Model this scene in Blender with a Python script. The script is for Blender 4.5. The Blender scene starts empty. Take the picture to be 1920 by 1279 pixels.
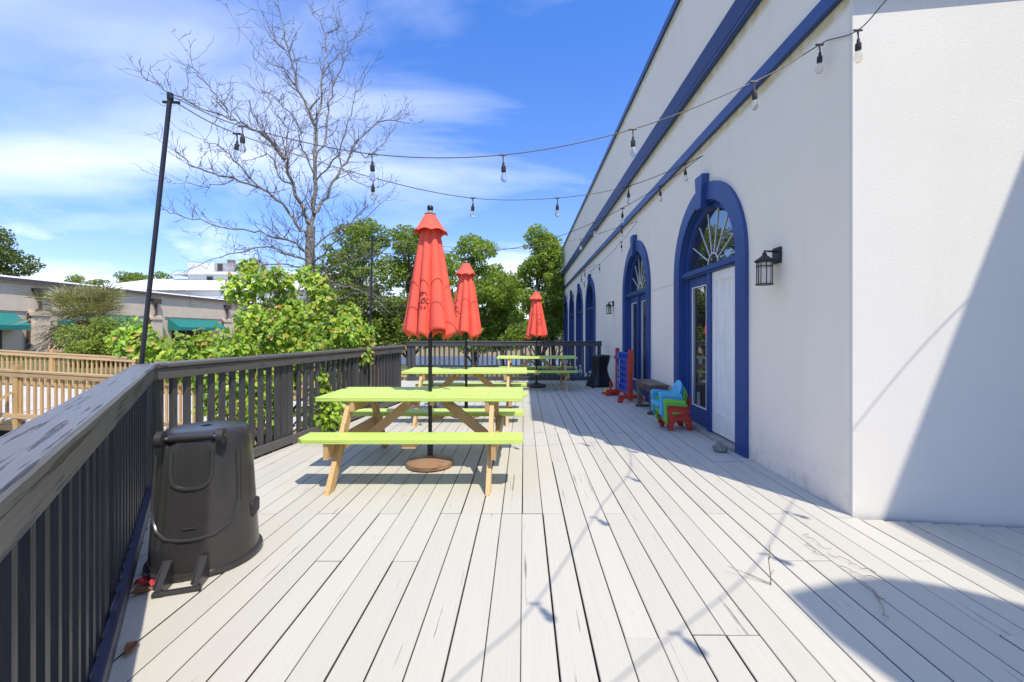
import bpy, math, random
import numpy as np
from mathutils import Vector, Matrix
R = math.radians
PI = math.pi
random.seed(7); rng = np.random.default_rng(7)
sc = bpy.context.scene
col = sc.collection
# ---------------------------------------------------------------- camera, light, exposure
cam_d = bpy.data.cameras.new('camera'); cam = bpy.data.objects.new('camera', cam_d); col.objects.link(cam)
cam_d.sensor_width = 36.0; cam_d.lens = 15.0
cam_d.shift_x = -22/1920; cam_d.shift_y = -17.5/1920
cam_d.clip_start = 0.05; cam_d.clip_end = 2000
cam.location = (0, 0, 1.3); cam.rotation_euler = (R(90), 0, 0)
sc.camera = cam
sc.cycles.diffuse_bounces = 6
SUN_DIR = Vector((-.343, .525, -1)).normalized()
sun_d = bpy.data.lights.new('sun', 'SUN'); sun = bpy.data.objects.new('sun', sun_d); col.objects.link(sun)
sun_d.energy = 2.0; sun_d.angle = R(.5); sun_d.color = (1, .92, .79)
sun.rotation_euler = SUN_DIR.to_track_quat('-Z', 'Y').to_euler(); sun.location = (6, -10, 30)
sc.view_settings.view_transform = 'Standard'; sc.view_settings.look = 'None'
sc.view_settings.exposure = 1.42; sc.view_settings.gamma = 1
try: sc.view_settings.use_curve_mapping = False
except Exception: pass

def N(nt, kind, **kw):
    n = nt.nodes.new(kind)
    for k, v in kw.items():
        if k.startswith('i_'):
            key = k[2:]
            key = int(key) if key.isdigit() else key.replace('_', ' ')
            n.inputs[key].default_value = v
        else: setattr(n, k, v)
    return n
def ramp(nt, fac, stops):
    r = nt.nodes.new('ShaderNodeValToRGB'); e = r.color_ramp.elements
    while len(e) < len(stops): e.new(.5)
    for el, (p, c) in zip(e, stops):
        el.position = p; el.color = (c, c, c, 1) if not hasattr(c, '__len__') else (*c, 1)
    nt.links.new(fac, r.inputs[0]); return r.outputs[0]
def mixc(nt, fac, a, b, mode='MIX'):
    m = nt.nodes.new('ShaderNodeMix'); m.data_type = 'RGBA'; m.blend_type = mode
    for s, v in ((0, fac), (6, a), (7, b)):
        if hasattr(v, 'is_linked'): nt.links.new(v, m.inputs[s])
        elif s == 0: m.inputs[0].default_value = v
        else: m.inputs[s].default_value = (*v, 1)
    return m.outputs[2]
def math_(nt, op, a, b=0.0, clamp=False):
    m = nt.nodes.new('ShaderNodeMath'); m.operation = op; m.use_clamp = clamp
    for s, v in ((0, a), (1, b)):
        if hasattr(v, 'is_linked'): nt.links.new(v, m.inputs[s])
        else: m.inputs[s].default_value = v
    return m.outputs[0]
# world: physical sky with thin cirrus and low cumulus
w = bpy.data.worlds.new('World'); sc.world = w; w.use_nodes = True; nt = w.node_tree
bg = nt.nodes['Background']
sky = N(nt, 'ShaderNodeTexSky', sky_type='NISHITA', sun_disc=False, sun_elevation=R(57.9), sun_rotation=R(146.8), air_density=1.0, dust_density=.4, ozone_density=3.0)
hsv = N(nt, 'ShaderNodeHueSaturation', i_Hue=.505, i_Saturation=1.04, i_Value=1.0); nt.links.new(sky.outputs[0], hsv.inputs['Color'])
tc = N(nt, 'ShaderNodeTexCoord'); sep = N(nt, 'ShaderNodeSeparateXYZ'); nt.links.new(tc.outputs['Generated'], sep.inputs[0])
zc = math_(nt, 'MAXIMUM', sep.outputs[2], 0.0); den = math_(nt, 'ADD', zc, .18)
cx = math_(nt, 'DIVIDE', sep.outputs[0], den); cy = math_(nt, 'DIVIDE', sep.outputs[1], den)
cmb = N(nt, 'ShaderNodeCombineXYZ'); nt.links.new(cx, cmb.inputs[0]); nt.links.new(cy, cmb.inputs[1])
mp = N(nt, 'ShaderNodeMapping'); mp.inputs['Rotation'].default_value = (0, 0, R(-28)); mp.inputs['Scale'].default_value = (.75, 1.5, 1); mp.inputs['Location'].default_value = (28.3, 19.5, 0)
nt.links.new(cmb.outputs[0], mp.inputs[0])
n1 = N(nt, 'ShaderNodeTexNoise', i_Scale=1.1, i_Detail=7.0, i_Roughness=.52, i_Distortion=.6); nt.links.new(mp.outputs[0], n1.inputs['Vector'])
n2 = N(nt, 'ShaderNodeTexNoise', i_Scale=.42, i_Detail=2.0); nt.links.new(mp.outputs[0], n2.inputs['Vector'])
cir = math_(nt, 'ADD', math_(nt, 'MULTIPLY', n1.outputs[0], .55), math_(nt, 'MULTIPLY', n2.outputs[0], .9))
cirm = ramp(nt, cir, [(.655, 0.0), (1.03, .85)])
# cumulus band above the horizon
mp2 = N(nt, 'ShaderNodeMapping'); mp2.inputs['Scale'].default_value = (1, 1, 2.1); mp2.inputs['Location'].default_value = (.8, .35, .1); nt.links.new(tc.outputs['Generated'], mp2.inputs[0])
n3 = N(nt, 'ShaderNodeTexNoise', i_Scale=6.5, i_Detail=6.0, i_Roughness=.55); nt.links.new(mp2.outputs[0], n3.inputs['Vector'])
band = ramp(nt, sep.outputs[2], [(0.0, .6), (.10, .9), (.22, 0.0)])
cum = math_(nt, 'MULTIPLY', ramp(nt, n3.outputs[0], [(.53, 0.0), (.68, 1.0)]), band)
cl = math_(nt, 'MAXIMUM', cirm, math_(nt, 'MULTIPLY', cum, .8))
grade = ramp(nt, sep.outputs[2], [(0.0, (.43, .45, .55)), (.13, (.41, .44, .57)), (.30, (.39, .49, .67)), (.65, (.28, .50, .78))])
skyb = mixc(nt, 1.0, hsv.outputs[0], grade, 'MULTIPLY')
skyc = mixc(nt, cl, skyb, (4.2, 4.3, 4.4))
nt.links.new(skyc, bg.inputs[0]); bg.inputs[1].default_value = .15

# ---------------------------------------------------------------- materials
def newmat(name):
    m = bpy.data.materials.new(name); m.use_nodes = True
    return m, m.node_tree, m.node_tree.nodes['Principled BSDF']
def posn(nt, scale=(1, 1, 1), rand=True):
    g = N(nt, 'ShaderNodeNewGeometry'); mp = N(nt, 'ShaderNodeMapping'); mp.inputs['Scale'].default_value = scale
    src = g.outputs['Position']
    if rand:
        oi = N(nt, 'ShaderNodeObjectInfo'); v = N(nt, 'ShaderNodeVectorMath', operation='SCALE'); v.inputs[0].default_value = (3.1, 7.7, 5.3)
        nt.links.new(oi.outputs['Random'], v.inputs['Scale']); a = N(nt, 'ShaderNodeVectorMath', operation='ADD')
        nt.links.new(src, a.inputs[0]); nt.links.new(v.outputs[0], a.inputs[1]); src = a.outputs[0]
    nt.links.new(src, mp.inputs[0]); return mp.outputs[0]
def bumpn(nt, b, height, strength, dist=.01):
    bn = N(nt, 'ShaderNodeBump'); bn.inputs['Strength'].default_value = strength; bn.inputs['Distance'].default_value = dist
    nt.links.new(height, bn.inputs['Height']); nt.links.new(bn.outputs[0], b.inputs['Normal'])
def M(name, c, rough=.6, var=.12, vs=6, bump=0, bs=60, stretch=(1, 1, 1), metal=0, spec=.5, dist=.004):
    m, nt, b = newmat(name)
    p = posn(nt, stretch)
    n = N(nt, 'ShaderNodeTexNoise', i_Scale=vs, i_Detail=5.0); nt.links.new(p, n.inputs['Vector'])
    lo = tuple(max(0, x*(1-var)) for x in c); hi = tuple(min(1, x*(1+var)) for x in c)
    nt.links.new(mixc(nt, ramp(nt, n.outputs[0], [(.3, 0.0), (.7, 1.0)]), lo, hi), b.inputs['Base Color'])
    b.inputs['Roughness'].default_value = rough; b.inputs['Metallic'].default_value = metal; b.inputs['Specular IOR Level'].default_value = spec
    if bump:
        n = N(nt, 'ShaderNodeTexNoise', i_Scale=bs, i_Detail=4.0); nt.links.new(p, n.inputs['Vector'])
        bumpn(nt, b, n.outputs[0], bump, dist)
    return m
def grain_mat(name, c, dark, axis, rough=.6, crack=.62, fine=1.0, bump=.5, var=.08, rot=0, blotch=None):
    """painted or raw timber: long noise along the board, weathered cracks, board-to-board tone"""
    m, nt, b = newmat(name)
    s = {'x': (1.2, 42, 42), 'y': (58, .95, 58), 'z': (42, 42, 1.2)}[axis]
    g = N(nt, 'ShaderNodeNewGeometry'); src = g.outputs['Position']
    if rot:
        vr = N(nt, 'ShaderNodeVectorRotate', rotation_type='Z_AXIS'); vr.inputs['Angle'].default_value = rot; nt.links.new(src, vr.inputs[0]); src = vr.outputs[0]
    oi = N(nt, 'ShaderNodeObjectInfo'); v = N(nt, 'ShaderNodeVectorMath', operation='SCALE'); v.inputs[0].default_value = (31, 17, 53)
    nt.links.new(oi.outputs['Random'], v.inputs['Scale']); a = N(nt, 'ShaderNodeVectorMath', operation='ADD'); nt.links.new(src, a.inputs[0]); nt.links.new(v.outputs[0], a.inputs[1])
    def mapped(k):
        mp = N(nt, 'ShaderNodeMapping'); mp.inputs['Scale'].default_value = tuple(x*k for x in s); nt.links.new(a.outputs[0], mp.inputs[0]); return mp.outputs[0]
    n1 = N(nt, 'ShaderNodeTexNoise', i_Scale=1.0, i_Detail=5.0, i_Roughness=.6); nt.links.new(mapped(1), n1.inputs['Vector'])
    n2 = N(nt, 'ShaderNodeTexNoise', i_Scale=1.0, i_Detail=3.0, i_Distortion=.3); nt.links.new(mapped(2.6), n2.inputs['Vector'])
    n3 = N(nt, 'ShaderNodeTexNoise', i_Scale=2.2, i_Detail=4.0); nt.links.new(a.outputs[0], n3.inputs['Vector'])
    tone = math_(nt, 'ADD', math_(nt, 'MULTIPLY', oi.outputs['Random'], .5), math_(nt, 'MULTIPLY', n1.outputs[0], .5))
    base = mixc(nt, tone, tuple(x*(1-var*1.4) for x in c), tuple(min(1, x*(1+var)) for x in c))
    base = mixc(nt, ramp(nt, n2.outputs[0], [(.35, .11*fine), (.6, 0.0)]), base, dark)
    if blotch:
        n4 = N(nt, 'ShaderNodeTexNoise', i_Scale=.9, i_Detail=6.0, i_Roughness=.65); nt.links.new(g.outputs['Position'], n4.inputs['Vector'])
        base = mixc(nt, ramp(nt, n4.outputs[0], [(.5, 0.0), (.75, .55)]), base, blotch)
    wear = ramp(nt, n3.outputs[0], [(.42, 0.0), (.68, .13)])
    cr = ramp(nt, math_(nt, 'ADD', n1.outputs[0], wear), [(crack, 0.0), (crack+.05, 1.0)])
    base = mixc(nt, math_(nt, 'MULTIPLY', cr, .8), base, dark)
    nt.links.new(base, b.inputs['Base Color']); b.inputs['Roughness'].default_value = rough
    h = math_(nt, 'SUBTRACT', math_(nt, 'MULTIPLY', n2.outputs[0], .5*fine), math_(nt, 'MULTIPLY', cr, .9))
    bumpn(nt, b, h, bump, .004)
    return m
def leafmat(name, c, trans=.35, rough=.5):
    m = bpy.data.materials.new(name); m.use_nodes = True; nt = m.node_tree; nt.nodes.remove(nt.nodes['Principled BSDF'])
    out = nt.nodes['Material Output']
    g = N(nt, 'ShaderNodeNewGeometry'); n = N(nt, 'ShaderNodeTexNoise', i_Scale=1.3, i_Detail=3.0); nt.links.new(g.outputs['Position'], n.inputs['Vector'])
    base = mixc(nt, ramp(nt, n.outputs[0], [(.3, 0.0), (.7, 1.0)]), tuple(x*.78 for x in c), tuple(min(1, x*1.2) for x in c))
    d = N(nt, 'ShaderNodeBsdfPrincipled', i_Roughness=rough); d.inputs['Specular IOR Level'].default_value = .35; nt.links.new(base, d.inputs['Base Color'])
    t = N(nt, 'ShaderNodeBsdfTranslucent'); nt.links.new(mixc(nt, 1.0, base, (1.15, 1.25, .6), 'MULTIPLY'), t.inputs[0])
    mx = N(nt, 'ShaderNodeMixShader'); mx.inputs[0].default_value = trans
    nt.links.new(d.outputs[0], mx.inputs[1]); nt.links.new(t.outputs[0], mx.inputs[2]); nt.links.new(mx.outputs[0], out.inputs[0])
    return m
def glassmat(name, c, rough=.02, ior=3.8):
    m, nt, b = newmat(name); b.inputs['Base Color'].default_value = (*c, 1); b.inputs['Roughness'].default_value = rough; b.inputs['IOR'].default_value = ior
    n = N(nt, 'ShaderNodeTexNoise', i_Scale=1.6, i_Detail=2.0); nt.links.new(posn(nt), n.inputs['Vector']); bumpn(nt, b, n.outputs[0], .06, .02)
    return m
edge_m = M('bare_edge_gap_shade', (.09, .075, .06), .9, .3, 8)  # unpainted board sides, coloured extra dark to put shade into the gaps
deck_m = grain_mat('deck_paint', (.51, .487, .415), (.14, .13, .11), 'y', .62, .738, fine=.5, bump=.7, var=.06, blotch=(.49, .472, .42))
walk_m = grain_mat('boardwalk_wood', (.55, .53, .50), (.25, .2, .15), 'x', .7, .66)
A1 = math.atan2(.771, 1)     # diagonal rail run
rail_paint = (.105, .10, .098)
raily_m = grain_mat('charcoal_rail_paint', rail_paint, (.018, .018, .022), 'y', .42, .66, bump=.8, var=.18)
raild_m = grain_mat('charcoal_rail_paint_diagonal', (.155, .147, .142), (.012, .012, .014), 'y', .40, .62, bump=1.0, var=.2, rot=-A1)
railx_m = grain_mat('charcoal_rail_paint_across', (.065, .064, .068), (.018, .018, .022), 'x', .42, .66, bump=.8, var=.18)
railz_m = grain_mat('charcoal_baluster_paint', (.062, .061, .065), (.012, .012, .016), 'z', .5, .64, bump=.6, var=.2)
navy_m = grain_mat('navy_baluster_paint', (.026, .028, .038), (.014, .015, .03), 'z', .5, .60, bump=.6, var=.3)
navyp_m = grain_mat('navy_plank_paint', (.045, .05, .085), (.02, .02, .035), 'y', .5, .62, bump=.7, var=.25, rot=-A1)
cedar_m = grain_mat('raw_timber', (.58, .37, .165), (.24, .12, .05), 'z', .6, .68, bump=.35, var=.2)
cedarx_m = grain_mat('raw_timber_beam', (.52, .33, .15), (.22, .11, .05), 'y', .6, .67, bump=.35, var=.2)
fence_m = grain_mat('walkway_timber', (.55, .345, .145), (.26, .15, .07), 'z', .65, .66, var=.2)
fencex_m = grain_mat('walkway_rail_timber', (.52, .345, .165), (.24, .15, .08), 'x', .65, .62, var=.2)
lime_m = grain_mat('lime_paint', (.54, .68, .15), (.36, .50, .08), 'x', .5, .65, bump=.5, var=.12, blotch=(.44, .60, .13))
oldwood_m = grain_mat('weathered_bench_wood', (.2, .15, .105), (.06, .04, .03), 'y', .75, .6, bump=.7, var=.25)
red_cloth = M('red_canvas', (.80, .105, .065), .8, .1, 5, .15, 900)
logo_m = M('maroon_print', (.13, .012, .012), .8); arc_m = M('dark_red_print', (.42, .028, .02), .8)
black_m = M('black_metal', (.012, .012, .014), .4, .2); blackm_m = M('black_matt', (.02, .02, .022), .6, .2)
pole_m = M('dark_pole_paint', (.016, .018, .028), .35, .2)
base_m = grain_mat('brown_resin', (.36, .21, .12), (.10, .05, .03), 'x', .35, .6, bump=.15, var=.25)
bin_m = M('black_bin_plastic', (.032, .030, .030), .25, .06, 14, .1, 260)
blue_m = M('blue_trim_paint', (.02, .062, .225), .42, .12, 5, .15, 90)
bluedk_m = M('dark_blue_cornice', (.016, .04, .15), .55, .22, 30, .3, 120)
panelw_m = M('weathered_white_panel', (.82, .80, .75), .6, .08, 5, .2, 40, (3, 3, .6))
white_m = M('white_paint', (.75, .75, .75), .5, .05)
wire_m = M('black_wire', (.02, .02, .02), .5); wireg_m = M('grey_wire', (.10, .095, .09), .55)
bulb_m, nt, b = newmat('clear_bulb_glass'); b.inputs['Base Color'].default_value = (.9, .88, .84, 1); b.inputs['Roughness'].default_value = .03; b.inputs['Transmission Weight'].default_value = .9; b.inputs['IOR'].default_value = 1.15
glass_m = glassmat('dark_window_glass', (.014, .017, .02)); glassf_m = glassmat('blue_window_glass', (.012, .022, .05), .08, 1.8)
lamp_glass, nt, b = newmat('lantern_glass'); b.inputs['Base Color'].default_value = (.8, .78, .72, 1); b.inputs['Roughness'].default_value = .12; b.inputs['Transmission Weight'].default_value = .75; b.inputs['IOR'].default_value = 1.2
# stucco with yellowed caulk lines under the bands and a ragged blue foot
def stucco(name, c, bump=.35, bs=170, stains=True):
    m, nt, b = newmat(name)
    g = N(nt, 'ShaderNodeNewGeometry'); sp = N(nt, 'ShaderNodeSeparateXYZ'); nt.links.new(g.outputs['Position'], sp.inputs[0]); z = sp.outputs[2]
    n = N(nt, 'ShaderNodeTexNoise', i_Scale=1.1, i_Detail=6.0, i_Roughness=.6); nt.links.new(g.outputs['Position'], n.inputs['Vector'])
    n5 = N(nt, 'ShaderNodeTexNoise', i_Scale=9.0, i_Detail=5.0); nt.links.new(g.outputs['Position'], n5.inputs['Vector'])
    base = mixc(nt, ramp(nt, n.outputs[0], [(.3, 0.0), (.7, 1.0)]), tuple(x*.955 for x in c), c)
    dp = N(nt, 'ShaderNodeMapping'); dp.inputs['Scale'].default_value = (3.5, 3.5, .28); nt.links.new(g.outputs['Position'], dp.inputs[0])
    n6 = N(nt, 'ShaderNodeTexNoise', i_Scale=1.0, i_Detail=5.0, i_Roughness=.6); nt.links.new(dp.outputs[0], n6.inputs['Vector'])
    base = mixc(nt, ramp(nt, n6.outputs[0], [(.52, 0.0), (.78, .11)]), base, (.50, .47, .40))
    if stains:
        for zb, hh in ((3.706, .12), (4.553, .18), (6.19, .15)):
            d = math_(nt, 'SUBTRACT', zb, z); up = math_(nt, 'GREATER_THAN', d, 0.0)
            f = math_(nt, 'MULTIPLY', math_(nt, 'SUBTRACT', 1.0, math_(nt, 'DIVIDE', d, hh), True), 2.2, True)
            f = math_(nt, 'MULTIPLY', math_(nt, 'MULTIPLY', f, up), ramp(nt, n5.outputs[0], [(.32, .3), (.58, .95)]))
            base = mixc(nt, f, base, (.60, .50, .27))
        low = math_(nt, 'MULTIPLY', math_(nt, 'SUBTRACT', 1.0, math_(nt, 'DIVIDE', z, .35), True), ramp(nt, n5.outputs[0], [(.45, 0.0), (.65, .35)]))
        base = mixc(nt, low, base, (.38, .34, .27))
        sp2 = ramp(nt, math_(nt, 'ADD', math_(nt, 'MULTIPLY', z, -1.0), math_(nt, 'MULTIPLY', n5.outputs[0], .7)), [(.66, 0.0), (.68, 1.0)])
        far = math_(nt, 'GREATER_THAN', sp.outputs[1], 11.4)
        base = mixc(nt, math_(nt, 'MULTIPLY', sp2, far), base, (.03, .09, .30))
    nt.links.new(base, b.inputs['Base Color']); b.inputs['Roughness'].default_value = .8
    nb = N(nt, 'ShaderNodeTexNoise', i_Scale=bs, i_Detail=3.0); nt.links.new(g.outputs['Position'], nb.inputs['Vector']); bumpn(nt, b, nb.outputs[0], bump, .003)
    return m
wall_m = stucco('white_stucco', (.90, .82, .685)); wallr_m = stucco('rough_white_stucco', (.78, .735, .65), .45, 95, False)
# ---------------------------------------------------------------- mesh helpers
OFF = {}
def tag(o, label=None, cat=None, group=None, kind=None):
    for k, v in (('label', label), ('category', cat), ('group', group), ('kind', kind)):
        if v: o[k] = v
    return o
def thing(name, label, cat, loc=(0, 0, 0), rz=0, group=None, world=False):
    o = bpy.data.objects.new(name, None); col.objects.link(o); o.location = loc; o.rotation_euler = (0, 0, rz); o.empty_display_size = .1
    if world: OFF[o] = Vector(loc)
    return tag(o, label, cat, group)
def structure(name, loc=(0, 0, 0)):
    o = bpy.data.objects.new(name, None); col.objects.link(o); o.location = loc; OFF[o] = Vector(loc); return tag(o, kind='structure')
class MB:
    def __init__(s): s.v = []; s.f = []; s.mi = []
    def add(s, vs, fs, mi=0):
        k = len(s.v); s.v += [tuple(v) for v in vs]; s.f += [tuple(i+k for i in f) for f in fs]; s.mi += [mi]*len(fs); return s
    def hexa(s, vs, mi=0):   # bottom 4 ccw, top 4
        return s.add(vs, [(3, 2, 1, 0), (4, 5, 6, 7), (0, 1, 5, 4), (1, 2, 6, 5), (2, 3, 7, 6), (3, 0, 4, 7)], mi)
    def box(s, c, d, rz=0, mi=0):
        cx, cy, cz = c; hx, hy, hz = d[0]/2, d[1]/2, d[2]/2; ca, sa = math.cos(rz), math.sin(rz)
        vs = [(cx+x*ca-y*sa, cy+x*sa+y*ca, cz+z) for z in (-hz, hz) for x, y in ((-hx, -hy), (hx, -hy), (hx, hy), (-hx, hy))]
        return s.hexa(vs, mi)
    def span(s, a, b, mi=0):
        return s.box([(p+q)/2 for p, q in zip(a, b)], [abs(q-p) for p, q in zip(a, b)], 0, mi)
    def beam(s, p, q, wd, ht, mi=0, up=(0, 0, 1), ch=0):
        p, q = Vector(p), Vector(q); d = (q-p).normalized(); u = Vector(up); sd = d.cross(u).normalized(); u = sd.cross(d).normalized()
        a, b_ = sd*wd/2, u*ht/2
        if ch <= 0:
            vs = [p-a-b_, p+a-b_, p+a+b_, p-a+b_, q-a-b_, q+a-b_, q+a+b_, q-a+b_]
            return s.add(vs, [(0, 1, 2, 3), (7, 6, 5, 4), (0, 4, 5, 1), (1, 5, 6, 2), (2, 6, 7, 3), (3, 7, 4, 0)], mi)
        c1, c2 = sd*(wd/2-ch), u*(ht/2-ch)
        ring = [-c1-b_, c1-b_, a-c2, a+c2, c1+b_, -c1+b_, -a+c2, -a-c2]
        vs = [p+r for r in ring]+[q+r for r in ring]
        return s.add(vs, [tuple(range(8)), tuple(range(15, 7, -1))]+[(i, i+8, (i+1) % 8+8, (i+1) % 8) for i in range(8)], mi)
    def tube(s, pts, r, n=6, mi=0, caps=True):
        pts = [Vector(p) for p in pts]; m = len(pts); rs = r if hasattr(r, '__len__') else [r]*m; vs = []
        d0 = (pts[1]-pts[0]).normalized(); u = d0.orthogonal().normalized()
        for i, p in enumerate(pts):
            d = (pts[min(i+1, m-1)]-pts[max(i-1, 0)]).normalized(); u = (u-d*u.dot(d)); u = u.normalized() if u.length > 1e-6 else d.orthogonal().normalized(); v = d.cross(u)
            for k in range(n):
                a = 2*PI*k/n; vs.append(p+(u*math.cos(a)+v*math.sin(a))*rs[i])
        fs = [(i*n+k, i*n+(k+1) % n, (i+1)*n+(k+1) % n, (i+1)*n+k) for i in range(m-1) for k in range(n)]
        if caps: fs += [tuple(range(n-1, -1, -1)), tuple((m-1)*n+k for k in range(n))]
        return s.add(vs, fs, mi)
    def lathe(s, prof, c=(0, 0, 0), n=20, mi=0, caps=True):
        vs = [(c[0]+r*math.cos(2*PI*k/n), c[1]+r*math.sin(2*PI*k/n), c[2]+z) for r, z in prof for k in range(n)]; m = len(prof)
        fs = [(i*n+k, i*n+(k+1) % n, (i+1)*n+(k+1) % n, (i+1)*n+k) for i in range(m-1) for k in range(n)]
        if caps: fs += [tuple(range(n-1, -1, -1)), tuple((m-1)*n+k for k in range(n))]
        return s.add(vs, fs, mi)
    def prism(s, poly, d, mi=0):
        n = len(poly); d = Vector(d); vs = [Vector(p) for p in poly]+[Vector(p)+d for p in poly]
        return s.add(vs, [tuple(range(n)), tuple(range(2*n-1, n-1, -1))]+[(i, i+n, (i+1) % n+n, (i+1) % n) for i in range(n)], mi)
    def grid(s, rows, closed=False, mi=0):
        n = len(rows[0]); vs = [p for r in rows for p in r]; kk = n if closed else n-1
        return s.add(vs, [(i*n+k, i*n+(k+1) % n, (i+1)*n+(k+1) % n, (i+1)*n+k) for i in range(len(rows)-1) for k in range(kk)], mi)
    def build(s, name, mat, parent=None, smooth=False, recalc=True, bevel=0, loc=None):
        me = bpy.data.meshes.new(name); o3 = OFF.get(parent)
        vs = s.v if not o3 else [(x-o3[0], y-o3[1], z-o3[2]) for x, y, z in s.v]
        me.from_pydata(vs, [], s.f)
        mats = mat if isinstance(mat, (list, tuple)) else [mat]
        for m in mats: me.materials.append(m)
        if len(mats) > 1: me.polygons.foreach_set('material_index', s.mi)
        if recalc:
            import bmesh
            bm = bmesh.new(); bm.from_mesh(me); bmesh.ops.recalc_face_normals(bm, faces=bm.faces); bm.to_mesh(me); bm.free()
        if smooth:
            me.polygons.foreach_set('use_smooth', [True]*len(me.polygons))
            try: me.set_sharp_from_angle(angle=R(smooth if smooth is not True else 40))
            except Exception: pass
        o = bpy.data.objects.new(name, me); col.objects.link(o)
        if parent: o.parent = parent
        if o3: OFF[o] = o3
        if loc: o.location = loc
        if bevel:
            bv = o.modifiers.new('bevel', 'BEVEL'); bv.width = bevel; bv.segments = 2; bv.limit_method = 'ANGLE'
        return o
def share(o, name, parent, loc, rz=0):
    c = bpy.data.objects.new(name, o.data); col.objects.link(c); c.parent = parent
    o3 = OFF.get(parent, Vector((0, 0, 0))); c.location = Vector(loc)-o3; c.rotation_euler = (0, 0, rz); return c
def copy_tree(o, parent=None):
    c = o.copy(); col.objects.link(c)
    if parent: c.parent = parent
    for ch in list(o.children): copy_tree(ch, c)
    return c
def np_mesh(name, V, F, mats, mi=None, parent=None, smooth=False):
    """V (n,3), F (k,4): fast quad mesh"""
    me = bpy.data.meshes.new(name); V = np.asarray(V, float); F = np.asarray(F, np.int32); o3 = OFF.get(parent)
    if o3: V = V-np.array(o3)
    me.vertices.add(len(V)); me.vertices.foreach_set('co', V.ravel())
    me.loops.add(F.size); me.loops.foreach_set('vertex_index', F.ravel())
    me.polygons.add(len(F)); me.polygons.foreach_set('loop_start', np.arange(0, F.size, F.shape[1], dtype=np.int32))
    try: me.polygons.foreach_set('loop_total', np.full(len(F), F.shape[1], np.int32))
    except Exception: pass
    for m in (mats if isinstance(mats, (list, tuple)) else [mats]): me.materials.append(m)
    if mi is not None: me.polygons.foreach_set('material_index', np.asarray(mi, np.int32))
    me.update(calc_edges=True)
    o = bpy.data.objects.new(name, me); col.objects.link(o)
    if parent: o.parent = parent
    return o
def unit(a): return a/np.maximum(np.linalg.norm(a, axis=-1, keepdims=True), 1e-9)
def leaf_quads(P, size, up=.35, aspect=.6, outward=None, droop=.0):
    """diamond leaves folded along the midrib: two quads per leaf would double the cost, one kite is enough far away"""
    n = len(P); d = unit(rng.normal(size=(n, 3))+(outward if outward is not None else 0)); d[:, 2] -= droop; d = unit(d)
    nrm = unit(rng.normal(size=(n, 3))*.8+np.array([0, 0, up])*2); sd = unit(np.cross(d, nrm)); s = (size*rng.uniform(.6, 1.3, n))[:, None]
    a = P-d*s*.5; b = P+sd*s*aspect*.5+np.cross(sd, d)*s*.08; c = P+d*s*.5; e = P-sd*s*aspect*.5+np.cross(sd, d)*s*.08
    V = np.stack([a, b, c, e], 1).reshape(-1, 3); F = np.arange(4*n).reshape(n, 4); return V, F
# ---------------------------------------------------------------- ground, pond, far lot
def sstep(x): x = np.clip(x, 0, 1); return x*x*(3-2*x)
def ground_z(x, y):
    z = -1.1+.8*sstep((-x-15)/8)+0*y
    pond = sstep((x+34)/6)*sstep((48-x)/6)*sstep((y-30.5)/4)*sstep((51-y)/5)
    z = z-1.1*pond
    return z+.75*sstep((y-49)/6)*sstep((x+40)/10)
gx = np.sign(np.linspace(-1, 1, 151))*np.abs(np.linspace(-1, 1, 151))**2.4*600
gy = np.concatenate([np.linspace(-60, -2, 14), np.linspace(0, 80, 110), 80+np.linspace(.03, 1, 30)**2*900])
GX, GY = np.meshgrid(gx, gy); GZ = ground_z(GX, GY)+.03*np.sin(GX*1.3)*np.cos(GY*.9)
nx, ny = len(gx), len(gy); idx = np.arange(nx*ny).reshape(ny, nx)
F = np.stack([idx[:-1, :-1], idx[:-1, 1:], idx[1:, 1:], idx[1:, :-1]], -1).reshape(-1, 4)
gm, nt, b = newmat('ground_soil_grass')
p = posn(nt, rand=False); n = N(nt, 'ShaderNodeTexNoise', i_Scale=.45, i_Detail=8.0, i_Roughness=.65); nt.links.new(p, n.inputs['Vector'])
nf = N(nt, 'ShaderNodeTexNoise', i_Scale=9.0, i_Detail=4.0); nt.links.new(p, nf.inputs['Vector'])
gcol = mixc(nt, ramp(nt, n.outputs[0], [(.40, 0.0), (.56, 1.0)]), (.22, .185, .10), (.09, .115, .03))
sp = N(nt, 'ShaderNodeSeparateXYZ'); nt.links.new(p, sp.inputs[0])
gcol = mixc(nt, ramp(nt, math_(nt, 'DIVIDE', math_(nt, 'SUBTRACT', sp.outputs[1], 46.0), 3.0), [(0.0, 0.0), (1.0, .75)]), gcol, (.33, .25, .14))
gcol = mixc(nt, math_(nt, 'MULTIPLY', nf.outputs[0], .5), gcol, (.05, .05, .02))
nt.links.new(gcol, b.inputs['Base Color']); b.inputs['Roughness'].default_value = .9; bumpn(nt, b, nf.outputs[0], .8, .05)
tag(np_mesh('ground', np.stack([GX, GY, GZ], -1).reshape(-1, 3), F, gm), kind='structure')
wm, nt, b = newmat('pond_water'); b.inputs['Base Color'].default_value = (.025, .11, .27, 1); b.inputs['Roughness'].default_value = .10; b.inputs['IOR'].default_value = 1.33  # blue of the reflected sky is put into the water's base colour
n = N(nt, 'ShaderNodeTexNoise', i_Scale=2.5, i_Detail=3.0); nt.links.new(posn(nt, (.5, 1.6, 1), False), n.inputs['Vector']); bumpn(nt, b, n.outputs[0], .6, .15)
tag(MB().span((-46, 24, -2.6), (60, 56, -1.5)).build('pond', wm), kind='structure')
asph = M('asphalt', (.16, .155, .15), .9, .15, 3)
tag(MB().span((-60, 60, -.6), (60, 92, -.335)).build('parking_lot', asph), kind='structure')

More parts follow.
